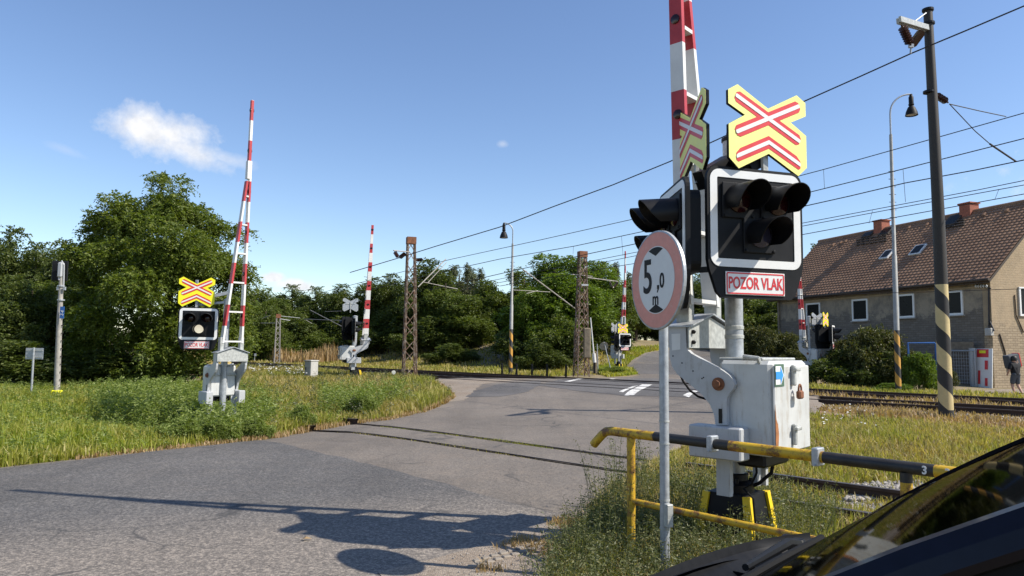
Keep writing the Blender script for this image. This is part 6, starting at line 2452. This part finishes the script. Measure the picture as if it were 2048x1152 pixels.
def flowers(poly, N, seed, label, h=.38, s=.03):
    g = np.random.default_rng(seed)
    xs = [p.x for p in poly]; ys = [p.y for p in poly]
    mb_v, mb_f = [], []
    k = 0
    while k < N:
        x, y = g.uniform(min(xs), max(xs)), g.uniform(min(ys), max(ys))
        if not inpoly(np.array([x]), np.array([y]), poly)[0]: continue
        k += 1
        z = T(x, y) + h * g.uniform(.7, 1.2)
        for _ in range(3):
            cx, cy, cz = np.array([x, y, z]) + g.normal(0, s * 1.1, 3)
            o = len(mb_v)
            for q in range(6): mb_v.append((cx + s * cos(q * pi / 3), cy + s * sin(q * pi / 3), cz + g.normal(0, s * .25)))
            mb_f.append(tuple(range(o, o + 6)))
    m_ = MB()
    m_.add(mb_v, mb_f)
    o = m_.build('white_flowers', M['petal'], None, fix=False)
    return tag(o, label, 'flowers', None, 'stuff')
flowers(gpoly([(500, 760), (620, 765), (600, 745), (500, 743)]), 70, 301, 'white flower heads in the grass near the small cabinet', .35, .04)
flowers(gpoly([(1640, 880), (1760, 890), (1740, 840), (1640, 830)]), 22, 302, 'white flower heads in the grass right of the near cabinet', .28, .02)


def stones(poly, N, s0, s1, seed, m, label, z=0.0):
    g = np.random.default_rng(seed)
    xs = [p.x for p in poly]; ys = [p.y for p in poly]
    X, Y = np.empty(0), np.empty(0)
    while len(X) < N:
        xx, yy = g.uniform(min(xs), max(xs), N), g.uniform(min(ys), max(ys), N)
        ok = inpoly(xx, yy, poly)
        X, Y = np.r_[X, xx[ok]], np.r_[Y, yy[ok]]
    X, Y = X[:N], Y[:N]
    Z = Tv(X, Y) + z
    base = np.array([(1, 0, 0), (-1, 0, 0), (0, 1, 0), (0, -1, 0), (0, 0, 1), (0, 0, -1)], float)
    tri = np.array([(0, 2, 4), (2, 1, 4), (1, 3, 4), (3, 0, 4), (2, 0, 5), (1, 2, 5), (3, 1, 5), (0, 3, 5)])
    S = g.uniform(s0, s1, (N, 1, 1)) * g.uniform(.6, 1.3, (N, 6, 1))
    A = g.normal(size=(N, 3, 3))
    Q = np.linalg.qr(A)[0]
    V = np.einsum('nij,kj->nki', Q, base) * S
    V[:, :, 2] *= .75
    V += np.stack([X, Y, Z], 1)[:, None, :]
    Fq = (tri[None] + np.arange(N)[:, None, None] * 6).reshape(-1, 3)
    o = npmesh('stones', V.reshape(-1, 3), Fq, m)
    return tag(o, label, 'stones', None, 'stuff')
stones(gpoly([(1690, 1005), (1830, 1000), (1880, 980), (1830, 965), (1700, 972)]), 900, .02, .05, 401, M['stone'], 'heap of grey ballast stones beside the rusty siding rail', .02)
stones(gpoly([(1640, 1020), (1760, 1050), (1800, 1010), (1660, 990)]), 500, .015, .035, 402, M['stone'], 'loose stones between the rusty siding rails', .0)
stones([NS(18.4, -20), NS(18.4, 12), NS(19.9, 12), NS(19.9, -20)], 3500, .03, .06, 403, M['stone'], 'ballast stones along the near edge of the track bed', .02)
stones(gpoly([(880, 1130), (1000, 1090), (1100, 1050), (1220, 1015), (1250, 1060), (1100, 1130), (950, 1180)]), 500, .004, .012, 404, M['stone'], 'small pebbles on the gritty road edge', .026)


M['sett'] = m_paint('sett_stone', (0.23, 0.20, 0.165), 0.9, var=0.3, scale=12)


def pavers():
    # sunken stone setts at the lower road edge
    g = random.Random(9)
    first = None
    mb = MB()
    k = 0
    for i in range(9):
        for j in range(2):
            p = G(945 + 17 * i + 10 * j, 1140 - 5 * i - 12 * j)
            p.z = .02
            if k == 0:
                first = tag(MB().box((0, 0, 0), (.075, .055, .035), None, 0, .008).build('paving_sett', M['sett']), 'worn stone sett sunk in the gritty road edge below the shadow', 'paving stone', 'stone setts at the road edge')
                o = first
            else:
                o = first.copy()
                C.objects.link(o)
            k += 1
            o.location = p
            o.rotation_euler = (g.uniform(-.05, .05), g.uniform(-.05, .05), R(25) + g.uniform(-.15, .15))
pavers()
# leaf on the road
lf = MB()
lp = G(601, 1085)
lf.add([(0, 0, 0), (.03, .02, .02), (.10, .0, .012), (.04, -.025, .018), (.05, .0, .03)], [(0, 1, 4), (1, 2, 4), (2, 3, 4), (3, 0, 4)])
lo_ = tag(lf.build('fallen_leaf', M['grass_straw']), 'single curled brown leaf lying on the asphalt', 'leaf')
lo_.location = (lp.x, lp.y, .022)
